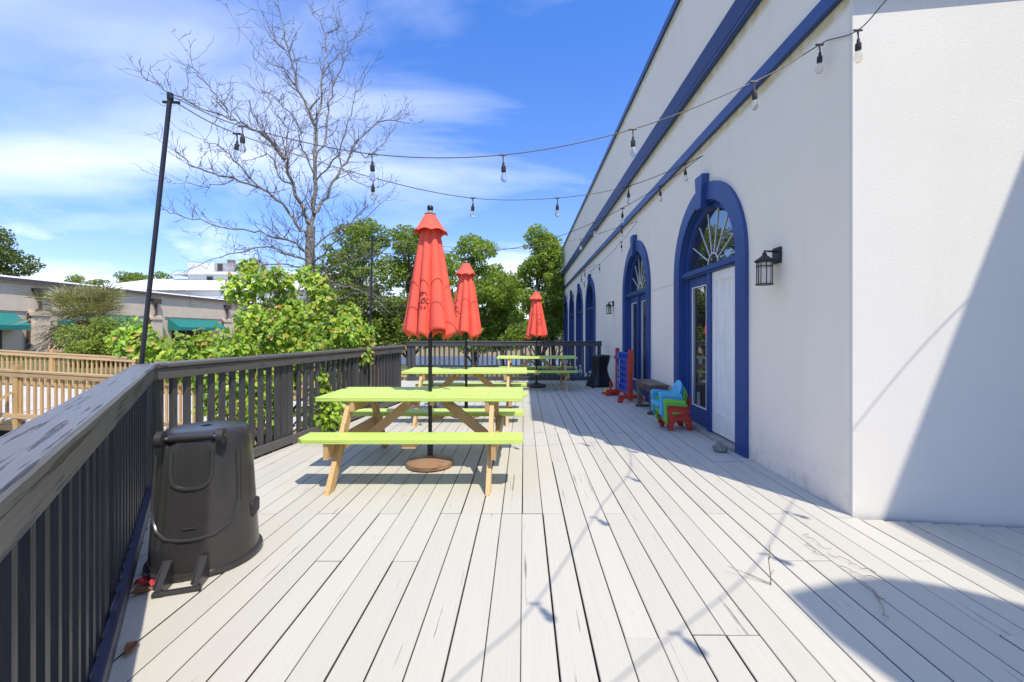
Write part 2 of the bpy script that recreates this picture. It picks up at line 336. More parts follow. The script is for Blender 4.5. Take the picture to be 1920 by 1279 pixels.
# ---------------------------------------------------------------- main building
W = 2.317
H = 6.19
bld = thing('white_building', 'long white stucco building with blue cornices and arched blue doors along the deck', 'building', (W, 3.006, 0), world=True)
bays = [('door', 5.437, 0.0), ('door', 8.82, 0.0), ('win', 14.77, -.14), ('win', 17.68, -.14), ('win', 20.52, -.14), ('win', 23.37, -.14)]
wl = MB(); y = 3.035; r = .86; zs = 2.12
for k, yc, zb in bays:
    wl.span((W, y, -1.7), (W+.3, yc-r, H)); y = yc+r
    if zb < -.01 or True: wl.span((W, yc-r, -1.7), (W+.3, yc+r, zb))
    ang = [PI-PI*i/24 for i in range(25)]
    for i in range(24):
        y0, y1 = yc+r*math.cos(ang[i]), yc+r*math.cos(ang[i+1]); z0, z1 = zs+r*math.sin(ang[i]), zs+r*math.sin(ang[i+1])
        wl.hexa([(W, y0, z0), (W+.3, y0, z0), (W+.3, y1, z1), (W, y1, z1), (W, y0, H), (W+.3, y0, H), (W+.3, y1, H), (W, y1, H)])
wl.span((W, y, -1.7), (W+.3, 25.7, H))
wl.span((W+.3, 25.4, -1.7), (14, 25.7, H)); wl.span((13.7, -8, -1.7), (14, 25.4, H)); wl.span((W+.3, 3.1, 5.8), (13.7, 25.4, 5.95))
wl.build('wall', wall_m, bld)
ew = MB()
def vprism(mb, foot, z0, z1): mb.hexa([(x, y, z0) for x, y in foot]+[(x, y, z1) for x, y in foot])
vprism(ew, [(W, 3.006), (4.63, 2.697), (4.63, 2.75), (W, 3.034)], -1.7, H)
vprism(ew, [(4.63, -1.125), (4.93, -1.125), (4.93, 2.697), (4.63, 2.697)], -1.7, H)
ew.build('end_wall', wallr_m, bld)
wg = MB()   # wing behind the camera on the right, with a curved parapet; its shadow lies on the deck
vprism(wg, [(3.434, -1.125-.3), (4.5, -1.425), (6.2, -8), (5.1, -8)], -1.7, H)
prof = [(3.434, -1.7), (3.434, 6.19), (3.55, 6.25), (3.712, 6.32), (3.85, 6.40), (3.90, 6.40), (3.979, 6.43), (4.14, 6.45), (4.23, 6.39), (4.317, 6.305), (4.388, 6.17), (4.44, 6.01), (4.625, 5.75), (4.625, -1.7)]
wg.prism([(x, -1.125, z) for x, z in prof], (0, -.3, 0))
wg.build('wing', wall_m, bld)
cn = MB(); cn.span((W-.081, 2.93, 4.553), (W-.001, 25.78, 4.807)); cn.build('cornice', bluedk_m, bld)
cn = MB(); cn.span((W-.075, 2.935, 4.553-.035), (W-.001, 25.75, 4.551)); cn.build('cornice_soffit', blue_m, bld)
cn = MB(); cn.span((W-.05, 2.955, 3.706), (W-.001, 25.76, 3.83)); cn.build('band', blue_m, bld)
cn = MB(); cn.span((W-.04, 2.965, H), (W+.34, 25.74, H+.11)); cn.build('parapet_cap', blue_m, bld)
for z0, z1, pr in ((3.706, 3.83, .085), (4.553, 4.807, .085), (H, H+.11, .04)):
    n_ = Vector((-.132, -.991, 0))
    a, b2 = Vector((W-.0, 3.006, 0))-Vector((0, .001, 0)), Vector((4.62, 2.698, 0))-Vector((0, .001, 0))
    ex = MB(); vprism(ex, [tuple((a+n_*pr)[:2]), tuple((b2+n_*pr)[:2]), tuple(b2[:2]), tuple(a[:2])], z0+.001, z1-.001); ex.build('end_band', blue_m, bld)
cn = MB(); cn.span((W-.0015, 6.49, 2.03), (W+.01, 7.77, 2.036)); cn.build('control_joint', M('joint_grey', (.3, .3, .29)), bld)
def arch_path(yc, rr, zs, zb, n=22):
    return [(yc-rr, zb)]+[(yc+rr*math.cos(PI-PI*i/n), zs+rr*math.sin(PI-PI*i/n)) for i in range(n+1)]+[(yc+rr, zb)]
def arch_strip(mb, yc, ro, ri, zs, zb, x0, x1):
    po, pi = arch_path(yc, ro, zs, zb), arch_path(yc, ri, zs, zb); n = len(po)
    rows = [[(x0, *po[i]), (x0, *pi[i]), (x1, *pi[i]), (x1, *po[i])] for i in range(n)]
    mb.grid(rows, True); k = len(mb.v)-4*n
    mb.f += [(k, k+1, k+2, k+3), (k+4*n-1, k+4*n-2, k+4*n-3, k+4*n-4)]; mb.mi += [0, 0]
for bi, (kind, yc, zb) in enumerate(bays):
    t = MB(); arch_strip(t, yc, 1.045, .835, zs, zb-(.0 if kind == 'door' else .0), W-.04, W-.0005)
    name = 'doorway' if kind == 'door' else 'arched_window'
    dw = t.build(name, blue_m, bld, smooth=30)
    j = MB(); arch_strip(j, yc, .859, .815, zs, zb, W+.0, W+.15); j.build('jamb', blue_m, dw, smooth=30)
    j = MB(); arch_strip(j, yc, .814, .735, zs, zb, W+.055, W+.13); j.build('inner_frame', blue_m, dw, smooth=30)
    k = MB(); k.prism([(W-.095, yc-.065, 2.86), (W-.095, yc+.065, 2.86), (W-.095, yc+.115, 3.28), (W-.095, yc-.115, 3.28)], (.094, 0, 0)); k.build('keystone', blue_m, dw, bevel=.006)
    tb = MB(); tb.span((W+.02, yc-.81, 2.05), (W+.128, yc+.81, 2.15)); tb.span((W-.01, yc-.815, 2.075), (W+.019, yc+.815, 2.125)); tb.build('transom', blue_m, dw)
    # fanlight
    g = MB(); pts = [(W+.10, yc+.76*math.cos(PI*i/24), 2.13+.76*math.sin(PI*i/24)) for i in range(25)]; g.prism(pts, (.008, 0, 0)); g.build('fanlight_pane', glass_m if bi < 2 else glassf_m, dw)
    mu = MB()
    for a in (28, 54, 78, 102, 126, 152):
        ca, sa = math.cos(R(a)), math.sin(R(a)); mu.beam((W+.093, yc+.15*ca, 2.15+.15*sa), (W+.093, yc+.75*ca, 2.15+.75*sa), .009, .010, up=(1, 0, 0))
    mu.tube([(W+.093, yc+.15*math.cos(PI*i/12), 2.15+.15*math.sin(PI*i/12)) for i in range(13)], .009, 5)
    mu.build('muntin', white_m if bi < 2 else blue_m, dw)
    if kind == 'door':
        md = MB(); md.span((W+.03, yc-.055, .03), (W+.125, yc+.035, 2.049)); md.build('mullion', blue_m, dw)
        for sgn in (1, -1):
            y0, y1 = (yc+.037, yc+.733) if sgn > 0 else (yc-.733, yc-.057)
            if bi == 0 and sgn < 0:
                lf = MB(); lf.span((W+.075, y0, .05), (W+.12, y1, 2.048)); lf = lf.build('door_panel', panelw_m, dw); lf['label'] = 'weathered white boarded panel in place of the right glass door'
                fr = MB()
                for a, b2 in (((y0, .05), (y0+.10, 2.045)), ((y1-.10, .05), (y1, 2.045)), ((y0+.101, 1.93), (y1-.101, 2.045)), ((y0+.101, .05), (y1-.101, .30))): fr.span((W+.06, a[0], a[1]), (W+.0745, b2[0], b2[1]))
                fr.build('panel_moulding', panelw_m, dw)
            else:
                fr = MB()
                for a, b2 in (((y0, .04), (y0+.11, 2.047)), ((y1-.11, .04), (y1, 2.047)), ((y0+.111, 1.92), (y1-.111, 2.047)), ((y0+.111, .04), (y1-.111, .27))): fr.span((W+.075, a[0], a[1]), (W+.12, b2[0], b2[1]))
                fr.build('door_leaf', blue_m, dw)
                bd = MB()
                for a, b2 in (((y0+.11, .27), (y0+.122, 1.92)), ((y1-.122, .27), (y1-.11, 1.92)), ((y0+.122, 1.908), (y1-.122, 1.92)), ((y0+.122, .27), (y1-.122, .282))): bd.span((W+.071, a[0]+.0003, a[1]+.0003), (W+.09, b2[0]-.0003, b2[1]-.0003))
                bd.build('glazing_bead', panelw_m, dw)
                MB().span((W+.093, y0+.105, .262), (W+.101, y1-.105, 1.928)).build('pane', glass_m, dw)
                MB().tube([(W+.07, yc+sgn*.09-.01, .98), (W+.03, yc+sgn*.09-.01, .98), (W+.03, yc+sgn*.09-.01, 1.1), (W+.07, yc+sgn*.09-.01, 1.1)], .008, 6).build('handle', black_m, dw)
        MB().span((W-.06, yc-.83, .001), (W+.14, yc+.83, .032)).build('sill', M('worn_sill_%d' % bi, (.33, .30, .26), .6, .3), dw)
    else:
        md = MB(); md.span((W+.05, yc-.03, zb), (W+.125, yc+.03, 2.049)); md.build('mullion', blue_m, dw)
        for y0, y1 in ((yc-.733, yc-.031), (yc+.031, yc+.733)):
            fr = MB()
            for a, b2 in (((y0, zb), (y0+.05, 2.047)), ((y1-.05, zb), (y1, 2.047)), ((y0+.051, 1.99), (y1-.051, 2.047)), ((y0+.051, zb), (y1-.051, zb+.08))): fr.span((W+.08, a[0], a[1]), (W+.12, b2[0], b2[1]))
            fr.build('sash', blue_m, dw)
            MB().span((W+.095, y0+.045, zb+.07), (W+.103, y1-.045, 1.995)).build('pane', glassf_m, dw)
        MB().span((W-.06, yc-1.05, zb-.05), (W+.13, yc+1.05, zb-.001)).build('sill', blue_m, dw)

# ---------------------------------------------------------------- deck
def run1_y(x): return 1.583+(x+1.5355)/-.771     # line of the diagonal rail
def run2_y(x): return 4.283+(x+2.745)/.14
deck = structure('deck')
PITCH = .1465; k0 = -22
def piece(x0, x1, a0, a1, b0, b1):   # x range, near ends at x0/x1, far ends at x0/x1
    g = random.choice([.0015, .002, .003, .004, .005, .006]); x0 += g; x1 -= random.uniform(.0012, .003); z1 = random.uniform(-.0025, 0.0); c = .003
    prof = [(x0, -.036), (x1, -.036), (x1, z1-c), (x1-c, z1), (x0+c, z1), (x0, z1-c)]
    def yy(x, ya, yb): t = (x-x0)/(x1-x0); return ya+(yb-ya)*t
    tw = random.uniform(-.0015, .0015)
    vs = [(x, yy(x, a0, a1), z) for x, z in prof]+[(x+tw, yy(x, b0, b1), z) for x, z in prof]
    m = MB().add(vs, [(0, 1, 2, 3, 4, 5), (11, 10, 9, 8, 7, 6)]+[(i, i+6, (i+1) % 6+6, (i+1) % 6) for i in range(6)])
    m.mi = [1, 1, 1, 1, 0, 0, 0, 1]; m.build('board', [deck_m, edge_m], deck)
for kx in range(k0, 32):
    x0 = -.012+kx*PITCH; x1 = x0+PITCH; xm = (x0+x1)/2
    ivs = []
    far = 11.42 if xm < W else 3.0
    if x1 > W and x0 < W: x1s = W-.003
    if xm > W:
        if x0 < W-.03: far = 11.42
        else: far = 2.96-.133*(xm-W)
    if x0 > 4.6: continue
    xr = min(x1, W-.004) if far > 5 else x1
    near = -2.4
    def lo(x): return max(near, run1_y(x)-.06)
    if xm < -2.95: ivs.append((8.05, 8.05, far, far))
    elif xm < -2.25:
        u0, u1 = run2_y(x0), run2_y(xr)
        ivs.append((max(lo(x0), run1_y(x0)), lo(xr), max(u0, 3.36), max(u1, 3.4))) if u1 > 3.5 else None
        ivs.append((8.05, 8.05, far, far))
    else: ivs.append((lo(x0), lo(xr), far, far))
    if x0 < W < x1: ivs = [(lo(x0), lo(x1), 2.985, 2.985), (2.99, 2.99, far, far)]
    for ii, (a0, a1, b0, b1) in enumerate(ivs):
        m0 = max(a0, a1); cuts = []
        js = [-.6, .6, 1.81, 2.42, 3.05, 4.27, 5.49, 6.7, 7.9, 9.1, 10.3]
        c = random.choice([3.05, 3.05, 2.42, 4.27, 1.81, 5.49]); cur = c
        cuts = [c]
        while cuts[-1] < min(b0, b1): cuts.append(cuts[-1]+random.choice([2.44, 3.66, 3.66]))
        while cuts[0] > m0: cuts.insert(0, cuts[0]-random.choice([2.44, 3.66, 3.66]))
        cuts = [q for q in cuts if m0+.25 < q < min(b0, b1)-.25]
        ends = [None]+cuts+[None]
        for i in range(len(ends)-1):
            p0 = (a0, a1) if ends[i] is None else (ends[i]+.0018,)*2
            p1 = (b0, b1) if ends[i+1] is None else (ends[i+1]-.0018,)*2
            piece(x0, x1 if (x0 < W < x1 and ii == 0) else xr, *p0, *p1)
jm = M('joist_timber', (.10, .08, .06), .8)
j = MB()
for q in range(-2, 12): j.span((-3.15 if q > 8 else (-2.2 if q > 3 else -1.2), q*1.0+.05, -.24), (W-.01 if q > 3 else 4.5 if q < 3 else W-.01, q*1.0+.09, -.04))
j.build('joist', jm, deck)
fs = MB(); fs.span((-3.14, 11.44, -.26), (W-.01, 11.48, -.004)); fs.span((-3.14, 8.0, -.26), (-2.26, 8.035, -.004)); fs.build('fascia_board', raily_m, deck)

# ---------------------------------------------------------------- deck railings
RZ = 1.05
def railing(name, label, p0, p1, posts, mats, nin, fancy=True, pitch=.121, skip=0.0, z=RZ, ends=(0, 0)):
    """p0-p1: line of the inner face of the bottom rail; nin: unit vector towards the deck"""
    p0, p1 = Vector((*p0, 0)), Vector((*p1, 0)); d = (p1-p0).normalized(); L = (p1-p0).length; n = Vector((*nin, 0)); up = Vector((0, 0, 1))
    t = thing(name, label, 'railing', tuple(p0), world=True); ml, mz, mp = mats
    cap = MB(); c0 = p0-n*.055+up*(z-.019)-d*ends[0]; c1 = p1-n*.055+up*(z-.019)+d*ends[1]
    nseg = max(2, int(L/.35)); pts = [c0+(c1-c0)*i/nseg for i in range(nseg+1)]; rows = []
    for i, q in enumerate(pts):
        wv = .004*math.sin(i*2.1+L); q = q+up*wv*.5+n*wv*.6; hw, hh, c = .071, .019, .009
        rows.append([q+n*a+up*b_ for a, b_ in ((-hw+c, -hh), (hw-c, -hh), (hw, -hh+c), (hw, hh-c), (hw-c, hh), (-hw+c, hh), (-hw, hh-c), (-hw, -hh+c))])
    cap.grid(rows, True); k = len(rows)*8; cap.f += [tuple(range(8)), tuple(k-1-i for i in range(8))]; cap.mi += [0, 0]
    cap.build('top_rail', ml, t, smooth=35)
    MB().beam(p0-n*.02+up*(z-.085), p1-n*.02+up*(z-.085), .038, .089, ch=.004).build('fascia', ml, t)
    MB().beam(p0-n*.02+up*.062, p1-n*.02+up*.062, .038, .089, ch=.004).build('bottom_rail', mp, t)
    bb = MB().box((0, 0, .505), (.042, .038, .95)); proto = None; q = .09
    ang = math.atan2(d.y, d.x)
    while q < L-.04:
        if all(abs(q-pp) > .075 for pp in posts) and not (skip and q < skip):
            pos = p0+d*q-n*.0595
            if proto is None:
                proto = bb.build('baluster', mz, None); proto.parent = t; proto.location = pos-OFF[t]; proto.rotation_euler = (0, 0, ang)
            else: share(proto, 'baluster', t, pos, ang+random.uniform(-.03, .03))
        q += pitch*random.uniform(.97, 1.03)
    for pp in posts:
        m = MB().box((0, 0, 0), (.089, .089, z-.045+1.0)); o = m.build('post', mz, None, bevel=.004); o.parent = t
        o.location = p0+d*pp-n*.086+up*((z-.045-1.0)/2)-OFF[t]; o.rotation_euler = (0, 0, ang)
    return t
C1 = (-2.88, 3.327); dn = Vector((.771, -1)).normalized()      # corner; direction from the corner towards the camera side
S1 = (C1[0]+.771*5.4, C1[1]-5.4)
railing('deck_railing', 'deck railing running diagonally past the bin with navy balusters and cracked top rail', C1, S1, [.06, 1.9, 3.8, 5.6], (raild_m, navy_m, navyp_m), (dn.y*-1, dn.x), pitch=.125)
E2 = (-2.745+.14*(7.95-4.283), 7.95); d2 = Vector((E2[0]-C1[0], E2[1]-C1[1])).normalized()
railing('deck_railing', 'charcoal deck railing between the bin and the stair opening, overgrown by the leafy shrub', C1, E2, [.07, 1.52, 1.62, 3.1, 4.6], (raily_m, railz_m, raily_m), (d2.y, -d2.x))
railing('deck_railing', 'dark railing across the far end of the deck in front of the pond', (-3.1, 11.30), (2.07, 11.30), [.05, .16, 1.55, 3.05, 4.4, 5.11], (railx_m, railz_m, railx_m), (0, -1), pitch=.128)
st = thing('stair_railing', 'short sloping stair handrail dropping away beside the far left end of the deck', 'railing', (-3.1, 8.1, 0), world=True)
MB().beam((-2.4, 8.05, 1.0), (-4.0, 8.05, -.1), .09, .04).build('handrail', raily_m, st); MB().beam((-3.1, 8.05, -.3), (-3.1, 8.05, .52), .08, .08, up=(0, 1, 0)).build('post', railz_m, st)
for i in range(4): MB().span((-3.45-i*.28, 8.1, -.19-i*.18), (-3.16-i*.28, 10.9, -.15-i*.18)).build('stair_tread', deck_m, st)
for i in range(6):
    x = -2.65-i*.19; zt = 1.0-(abs(x)-2.4)*.687-.03; MB().span((x-.018, 8.03, zt-.82), (x+.018, 8.066, zt)).build('baluster', railz_m, st)

# ---------------------------------------------------------------- picnic tables
def picnic(label, cx, cy):
    t = thing('picnic_table', label, 'picnic table', (cx, cy, 0), group='lime green picnic tables on the deck'); L = 1.84
    for i in range(5):
        y = -.288+i*.144; m = MB(); xl = -L/2+random.uniform(0, .008); xr = L/2-random.uniform(0, .008)
        m.beam((xl, y, .70), (xr, y, .70), .1415, .038, ch=.004); m.build('tabletop_plank', lime_m, t)
    for s in (-1, 1):
        y0, y1 = s*.57-.125, s*.57+.125; xa, xb = -L/2+.0, L/2; c = .05; out = y0 if s < 0 else y1; inn = y1 if s < 0 else y0
        poly = [(xa, inn), (xb, inn), (xb, out-s*-0 if False else out-s*c), (xb-c, out), (xa+c, out), (xa, out-s*c)]
        m = MB(); m.prism([(x, y, .392) for x, y in poly], (0, 0, .04)); m.build('bench_seat', lime_m, t, bevel=.004)
        MB().span((-.06, y0+.015, .354), (.05, y1-.01, .391)).build('seat_batten', cedarx_m, t)
    sw_ = MB()
    for xx in (-.60, -.105, .105, .60):
        for y in [-.288+i*.144+q for i in range(5) for q in (-.04, .04)]: sw_.lathe([(.0045, 0), (.0045, .0012), (0, .0014)], (xx+random.uniform(-.006, .006), y, .7188), 6, caps=False)
    for xx in (-.68, -.62, .0, .62, .68):
        for y in (-.62, -.52, .52, .62): sw_.lathe([(.0045, 0), (.0045, .0012), (0, .0014)], (xx+random.uniform(-.006, .006), y, .4318), 6, caps=False)
    sw_.build('screw', blackm_m, t, recalc=False)['kind'] = 'stuff'
    for sx in (-.64, .64):
        for s in (-1, 1):   # splayed leg, cut level top and bottom
            w_ = .055; yb, yt = s*.70, s*.26
            m = MB(); m.hexa([(sx-.019, yb-w_, 0), (sx+.019, yb-w_, 0), (sx+.019, yb+w_, 0), (sx-.019, yb+w_, 0), (sx-.019, yt-w_, .678), (sx+.019, yt-w_, .678), (sx+.019, yt+w_, .678), (sx-.019, yt+w_, .678)]); m.build('leg', cedar_m, t)
        so = 1 if sx < 0 else -1
        MB().beam((sx-so*.040, -.68, .325), (sx-so*.040, .68, .325), .038, .13).build('cross_beam', cedarx_m, t)
        MB().beam((sx+so*.041, -.35, .635), (sx+so*.041, .35, .635), .038, .089).build('top_batten', cedarx_m, t)
        MB().beam((sx+so*.08, 0, .30), (so*-.13, 0, .655), .038, .085).build('diagonal_brace', cedarx_m, t)
    for xx in (-.105, .105): MB().beam((xx, -.33, .661), (xx, .33, .661), .038, .038).build('centre_batten', cedarx_m, t)
    return t
random.seed(3)
tables = [(-.925, 4.13), (-.87, 6.60), (.30, 10.05)]
for (x, y), lb in zip(tables, ['nearest lime green picnic table standing wholly in the sun', 'lime green picnic table in the sun, in the middle between the other two tables', 'lime green picnic table farthest back and half in the building shade by the far railing']): picnic(lb, x, y)

# ---------------------------------------------------------------- closed parasols
def canopy_fn(seed, z0, z1, Rt, Rb, rot=0, lob=8):
    rd = random.Random(seed); a = [rd.uniform(-1, 1) for _ in range(lob)]; b_ = [rd.uniform(-.14, .2) for _ in range(lob)]
    def f(th, t, off=0):
        u = ((th-rot)/(2*PI)*lob) % lob; k = int(u); s = u-k; pr = abs(math.sin(PI*s))**.55
        sw = max(0, min(1, t)); rad = Rt+(Rb-Rt)*(sw**.85); nb = (b_[k]*(1-s)+b_[(k+1) % lob]*s)
        rr = rad*(1-(.22+.25*sw)*(1-pr))*(1+nb*sw)+off
        thw = th+.16*sw*math.sin(2*th+seed)
        na = (a[k]*.6+a[(k+1) % lob]*.4)
        z = z0+(z1-z0)*sw+(sw**5)*(.06*na-.075*(1-pr)+.02)
        return Vector((rr*math.cos(thw), rr*math.sin(thw), z))
    return f
def stroke(mb, f, pts, th0, z0, z1, R_, r=.0035, off=.005):
    out = []
    for i in range(len(pts)-1):
        for q in (0, .5):
            a = pts[i][0]+(pts[i+1][0]-pts[i][0])*q; b_ = pts[i][1]+(pts[i+1][1]-pts[i][1])*q; out.append((a, b_))
    out.append(pts[-1])
    mb.tube([f(th0+a/R_, (b_-z0)/(z1-z0), off) for a, b_ in out], r, 5)
def parasol(label, cx, cy, zt, zb, seed, rot, lth):
    t = thing('parasol', label, 'parasol', (cx, cy, .05), group='closed red parasols')
    o = -.05
    MB().lathe([(.019, 0), (.019, zt-.02)], n=12).build('pole', black_m, t, smooth=True)
    z0, z1 = zt-.13+o, zb+o; f = canopy_fn(seed, z0, z1, .085, .255, rot)
    nt_, nz = 128, 26
    m = MB(); m.grid([[f(2*PI*i/nt_, j/nz) for i in range(nt_)] for j in range(nz+1)], True)
    c = m.build('canopy', red_cloth, t, smooth=60, recalc=True)
    so = c.modifiers.new('cloth', 'SOLIDIFY'); so.thickness = .003; so.offset = -1
    fl = MB(); rows = []; rd = random.Random(seed+5); hh = [rd.uniform(-.02, .02) for _ in range(8)]
    for j in range(9):
        s = j/8; row = []
        for i in range(96):
            th = 2*PI*i/96; u = (th-rot)/(2*PI)*8 % 8; k = int(u); fr = u-k; pr = abs(math.sin(PI*fr))
            rr = (.052+.115*s**1.05)*(1-.08*s*(pr**.7))*(1+.12*s*math.cos(th*1+seed)); z = zt+o-.005-.19*s+s**3*(.022*pr+hh[k]*.6)
            row.append((rr*math.cos(th), rr*math.sin(th), z))
        rows.append(row)
    fl.grid(rows, True); q = fl.build('top_flap', red_cloth, t, smooth=50); so = q.modifiers.new('cloth', 'SOLIDIFY'); so.thickness = .003
    MB().lathe([(.0, -.012), (.054, -.012), (.054, .004), (.03, .012), (.0, .014)], (0, 0, zt+o), 16, caps=False).build('crown_disc', blackm_m, t, smooth=True)
    MB().lathe([(.02, .005), (.022, .03)], (0, 0, zt+o+.01), 12).build('collar', M('pale_metal_%d' % seed, (.5, .5, .5), .4), t, smooth=True)
    MB().lathe([(.0, 0), (.024, .002), (.03, .018), (.03, .038), (.02, .052), (0, .056)], (0, 0, zt+o+.035), 16, caps=False).build('finial', black_m, t, smooth=True)
    lg = MB(); zz = z1+.30
    C = [(.072, .078), (.055, .105), (.02, .112), (-.025, .09), (-.05, .045), (-.05, .005), (-.03, -.015), (0, -.008), (.02, .012)]
    sw = [(.035, .098), (.0, .105), (-.012, .085), (.01, .075), (.03, .088)]
    O = [(.04, .045), (.02, .04), (.012, .015), (.025, -.008), (.045, .0), (.052, .025), (.042, .046), (.058, .05)]
    C2 = [(.09, .04), (.074, .046), (.062, .02), (.072, -.006), (.088, .0), (.10, .01)]
    R_ = .17
    for pl in (C, sw, O, C2): stroke(lg, f, [(a*.72-.008, zz+b_*.9) for a, b_ in pl], lth, z0, z1, R_, .0028)
    U = [(-.04, -.035), (-.04, -.058), (-.03, -.066), (-.02, -.058), (-.02, -.035)]; Sx = [(.02, -.038), (.008, -.034), (.0, -.042), (.01, -.05), (.02, -.057), (.012, -.066), (0, -.062)]
    Ax = [(.035, -.066), (.047, -.034), (.059, -.066)]; Ab = [(.039, -.055), (.055, -.055)]
    for pl in (U, Sx, Ax, Ab): stroke(lg, f, [(a*.75-.004, zz+b_*.9) for a, b_ in pl], lth, z0, z1, R_, .0022)
    lg.build('lettering', logo_m, t)
    ar = MB()
    for k in range(8):
        th0 = rot+2*PI*(k+.5)/8
        stroke(ar, f, [(-.055+.11*i/8, zz+.16+.055*math.sin(PI*i/8)+.02*math.sin(k*2.3)) for i in range(9)], th0, z0, z1, R_, .0028, .003)
    ar.build('printed_arc', arc_m, t)
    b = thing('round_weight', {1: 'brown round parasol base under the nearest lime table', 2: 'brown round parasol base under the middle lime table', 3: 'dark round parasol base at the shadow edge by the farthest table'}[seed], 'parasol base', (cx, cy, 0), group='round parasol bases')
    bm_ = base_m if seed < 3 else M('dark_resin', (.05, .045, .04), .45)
    MB().lathe([(.20, .001), (.225, .012), (.225, .045), (.205, .058), (.12, .078), (.05, .09), (.05, .102)], n=40).build('weight', bm_, b, smooth=35)
    MB().lathe([(.027, .1), (.027, .30), (.024, .305)], n=14).build('socket_tube', blackm_m, b, smooth=True)
parasol('tallest looking closed red parasol, through the nearest lime table, with lettering facing the deck', tables[0][0]+.015, 4.15, 2.44, 1.27, 1, -PI/2-.12-PI/8, -PI/2-.12)
parasol('closed red parasol standing through the middle lime table', tables[1][0]-.02, 6.60, 2.36, 1.27, 2, -PI/2-.70-PI/8, -PI/2-.70)
parasol('smallest looking closed red parasol by the farthest lime table', tables[2][0]-.0, 10.05, 2.24, 1.20, 3, -PI/2+.35-PI/8, -PI/2+.35)

# ---------------------------------------------------------------- upside-down bin
bx = thing('trash_bin', 'black plastic wheeled trash bin standing upside down against the diagonal railing', 'trash bin', (-1.835, 2.47, 0), rz=math.atan2(-.92, .30)-R(0))
# local +x faces the camera side (front with handle)
def bin_pt(th, z, off=0):
    t = z/.76; rr = .262-.046*t; c, s = math.cos(th), math.sin(th)
    fl = .88+.12*min(1, max(0, (1-c)/.35)) if c > .65 else 1     # flattened front
    if c > .65: rr2 = (rr*.955)/max(c, .80) if c > .955*.0+.80 else rr
    else: rr2 = rr
    rr = min(rr, (rr*.945)/c) if c > .945 else rr
    return Vector(((rr+off)*c, (rr+off)*s, z))
rows = []
for z, o_ in [(.0, 0), (.03, .0), (.08, .0), (.15, 0), (.3, 0), (.45, 0), (.6, 0), (.68, 0), (.715, -.005), (.74, -.016), (.752, -.035), (.757, -.08), (.758, -.19)]:
    rows.append([bin_pt(2*PI*i/64, z, o_) for i in range(64)])
m = MB(); m.grid(rows, True); m.build('body', bin_m, bx, smooth=50)
m = MB(); m.grid([[bin_pt(2*PI*i/64, z, o_) for i in range(64)] for z, o_ in [(.002, .0), (.002, .015), (.012, .019), (.03, .016), (.034, .0)]], True); m.build('rim', bin_m, bx, smooth=40)
def ridge(pts, r, name='ridge'):
    m = MB(); m.tube([bin_pt(a, z, -.001) for a, z in pts], r, 8); return m.build(name, bin_m, bx, smooth=True)
ridge([(-.42, .66), (-.42, .60), (-.41, .54), (-.36, .50), (-.27, .478), (-.1, .466), (.1, .466), (.27, .478), (.36, .50), (.41, .54), (.42, .60), (.42, .66)], .012)
ridge([(-.98, .63), (-.98, .45), (-.95, .36), (-.86, .29), (-.7, .245), (-.45, .215), (-.2, .203), (0, .20), (.2, .203), (.45, .215), (.7, .245), (.86, .29), (.95, .36), (.98, .45), (.98, .63)], .011)
# wheel well block, axle, wheels at the (upturned) foot
m = MB(); m.box((.150, 0, .70), (.09, .20, .07)); m.build('axle_housing', bin_m, bx, bevel=.015)
MB().tube([(.2, -.15, .735), (.2, .15, .735)], .009, 8).build('axle', M('worn_steel', (.25, .25, .25), .35, metal=.8), bx)
MB().tube([(.2, -.10, .735), (.2, .10, .735)], .017, 10).build('axle_sleeve', bin_m, bx, smooth=40)
for s in (-1, 1):
    m = MB(); m.tube([(.208, s*.118, .735), (.208, s*.121, .735), (.208, s*.15, .735), (.208, s*.153, .735)], [.034, .042, .042, .034], 20); wh = m.build('wheel', blackm_m, bx, smooth=40)
    MB().tube([(.208, s*.154, .735), (.208, s*.158, .735)], .017, 14).build('hub', bin_m, wh)
m = MB(); m.beam((.372, -.10, .012), (.372, .10, .012), .028, .022, ch=.005); m.build('handle_bar', bin_m, bx)
for s in (-1, 1):
    m = MB(); yy = s*.078
    m.hexa([(.245, yy-.02, .002), (.385, yy-.016, .002), (.385, yy+.016, .002), (.245, yy+.02, .002), (.262, yy-.02, .125), (.372, yy-.016, .03), (.372, yy+.016, .03), (.262, yy+.02, .125)]); br = m.build('handle_bracket', bin_m, bx, bevel=.004)
    m = MB(); [m.hexa([(.27, yy+q-.002, .11), (.37, yy+q-.002, .031), (.37, yy+q+.002, .031), (.27, yy+q+.002, .11), (.272, yy+q-.002, .13), (.385, yy+q-.002, .045), (.385, yy+q+.002, .045), (.272, yy+q+.002, .13)]) for q in (-.017, .017)]; m.build('bracket_rib', bin_m, br)
for s in (-1, 1): ridge([(s*1.12, .62), (s*1.1, .5), (s*1.05, .35)], .008, 'side_ridge')
m = MB(); m.box((.0, .232, .26), (.12, .05, .09)); m.build('grip_recess', blackm_m, bx, bevel=.015)
m = MB(); pts = [bin_pt(-.12+.24*i/6, .262, .0015) for i in range(7)]; m.tube(pts, .006, 6); m.build('embossed_badge', bin_m, bx)
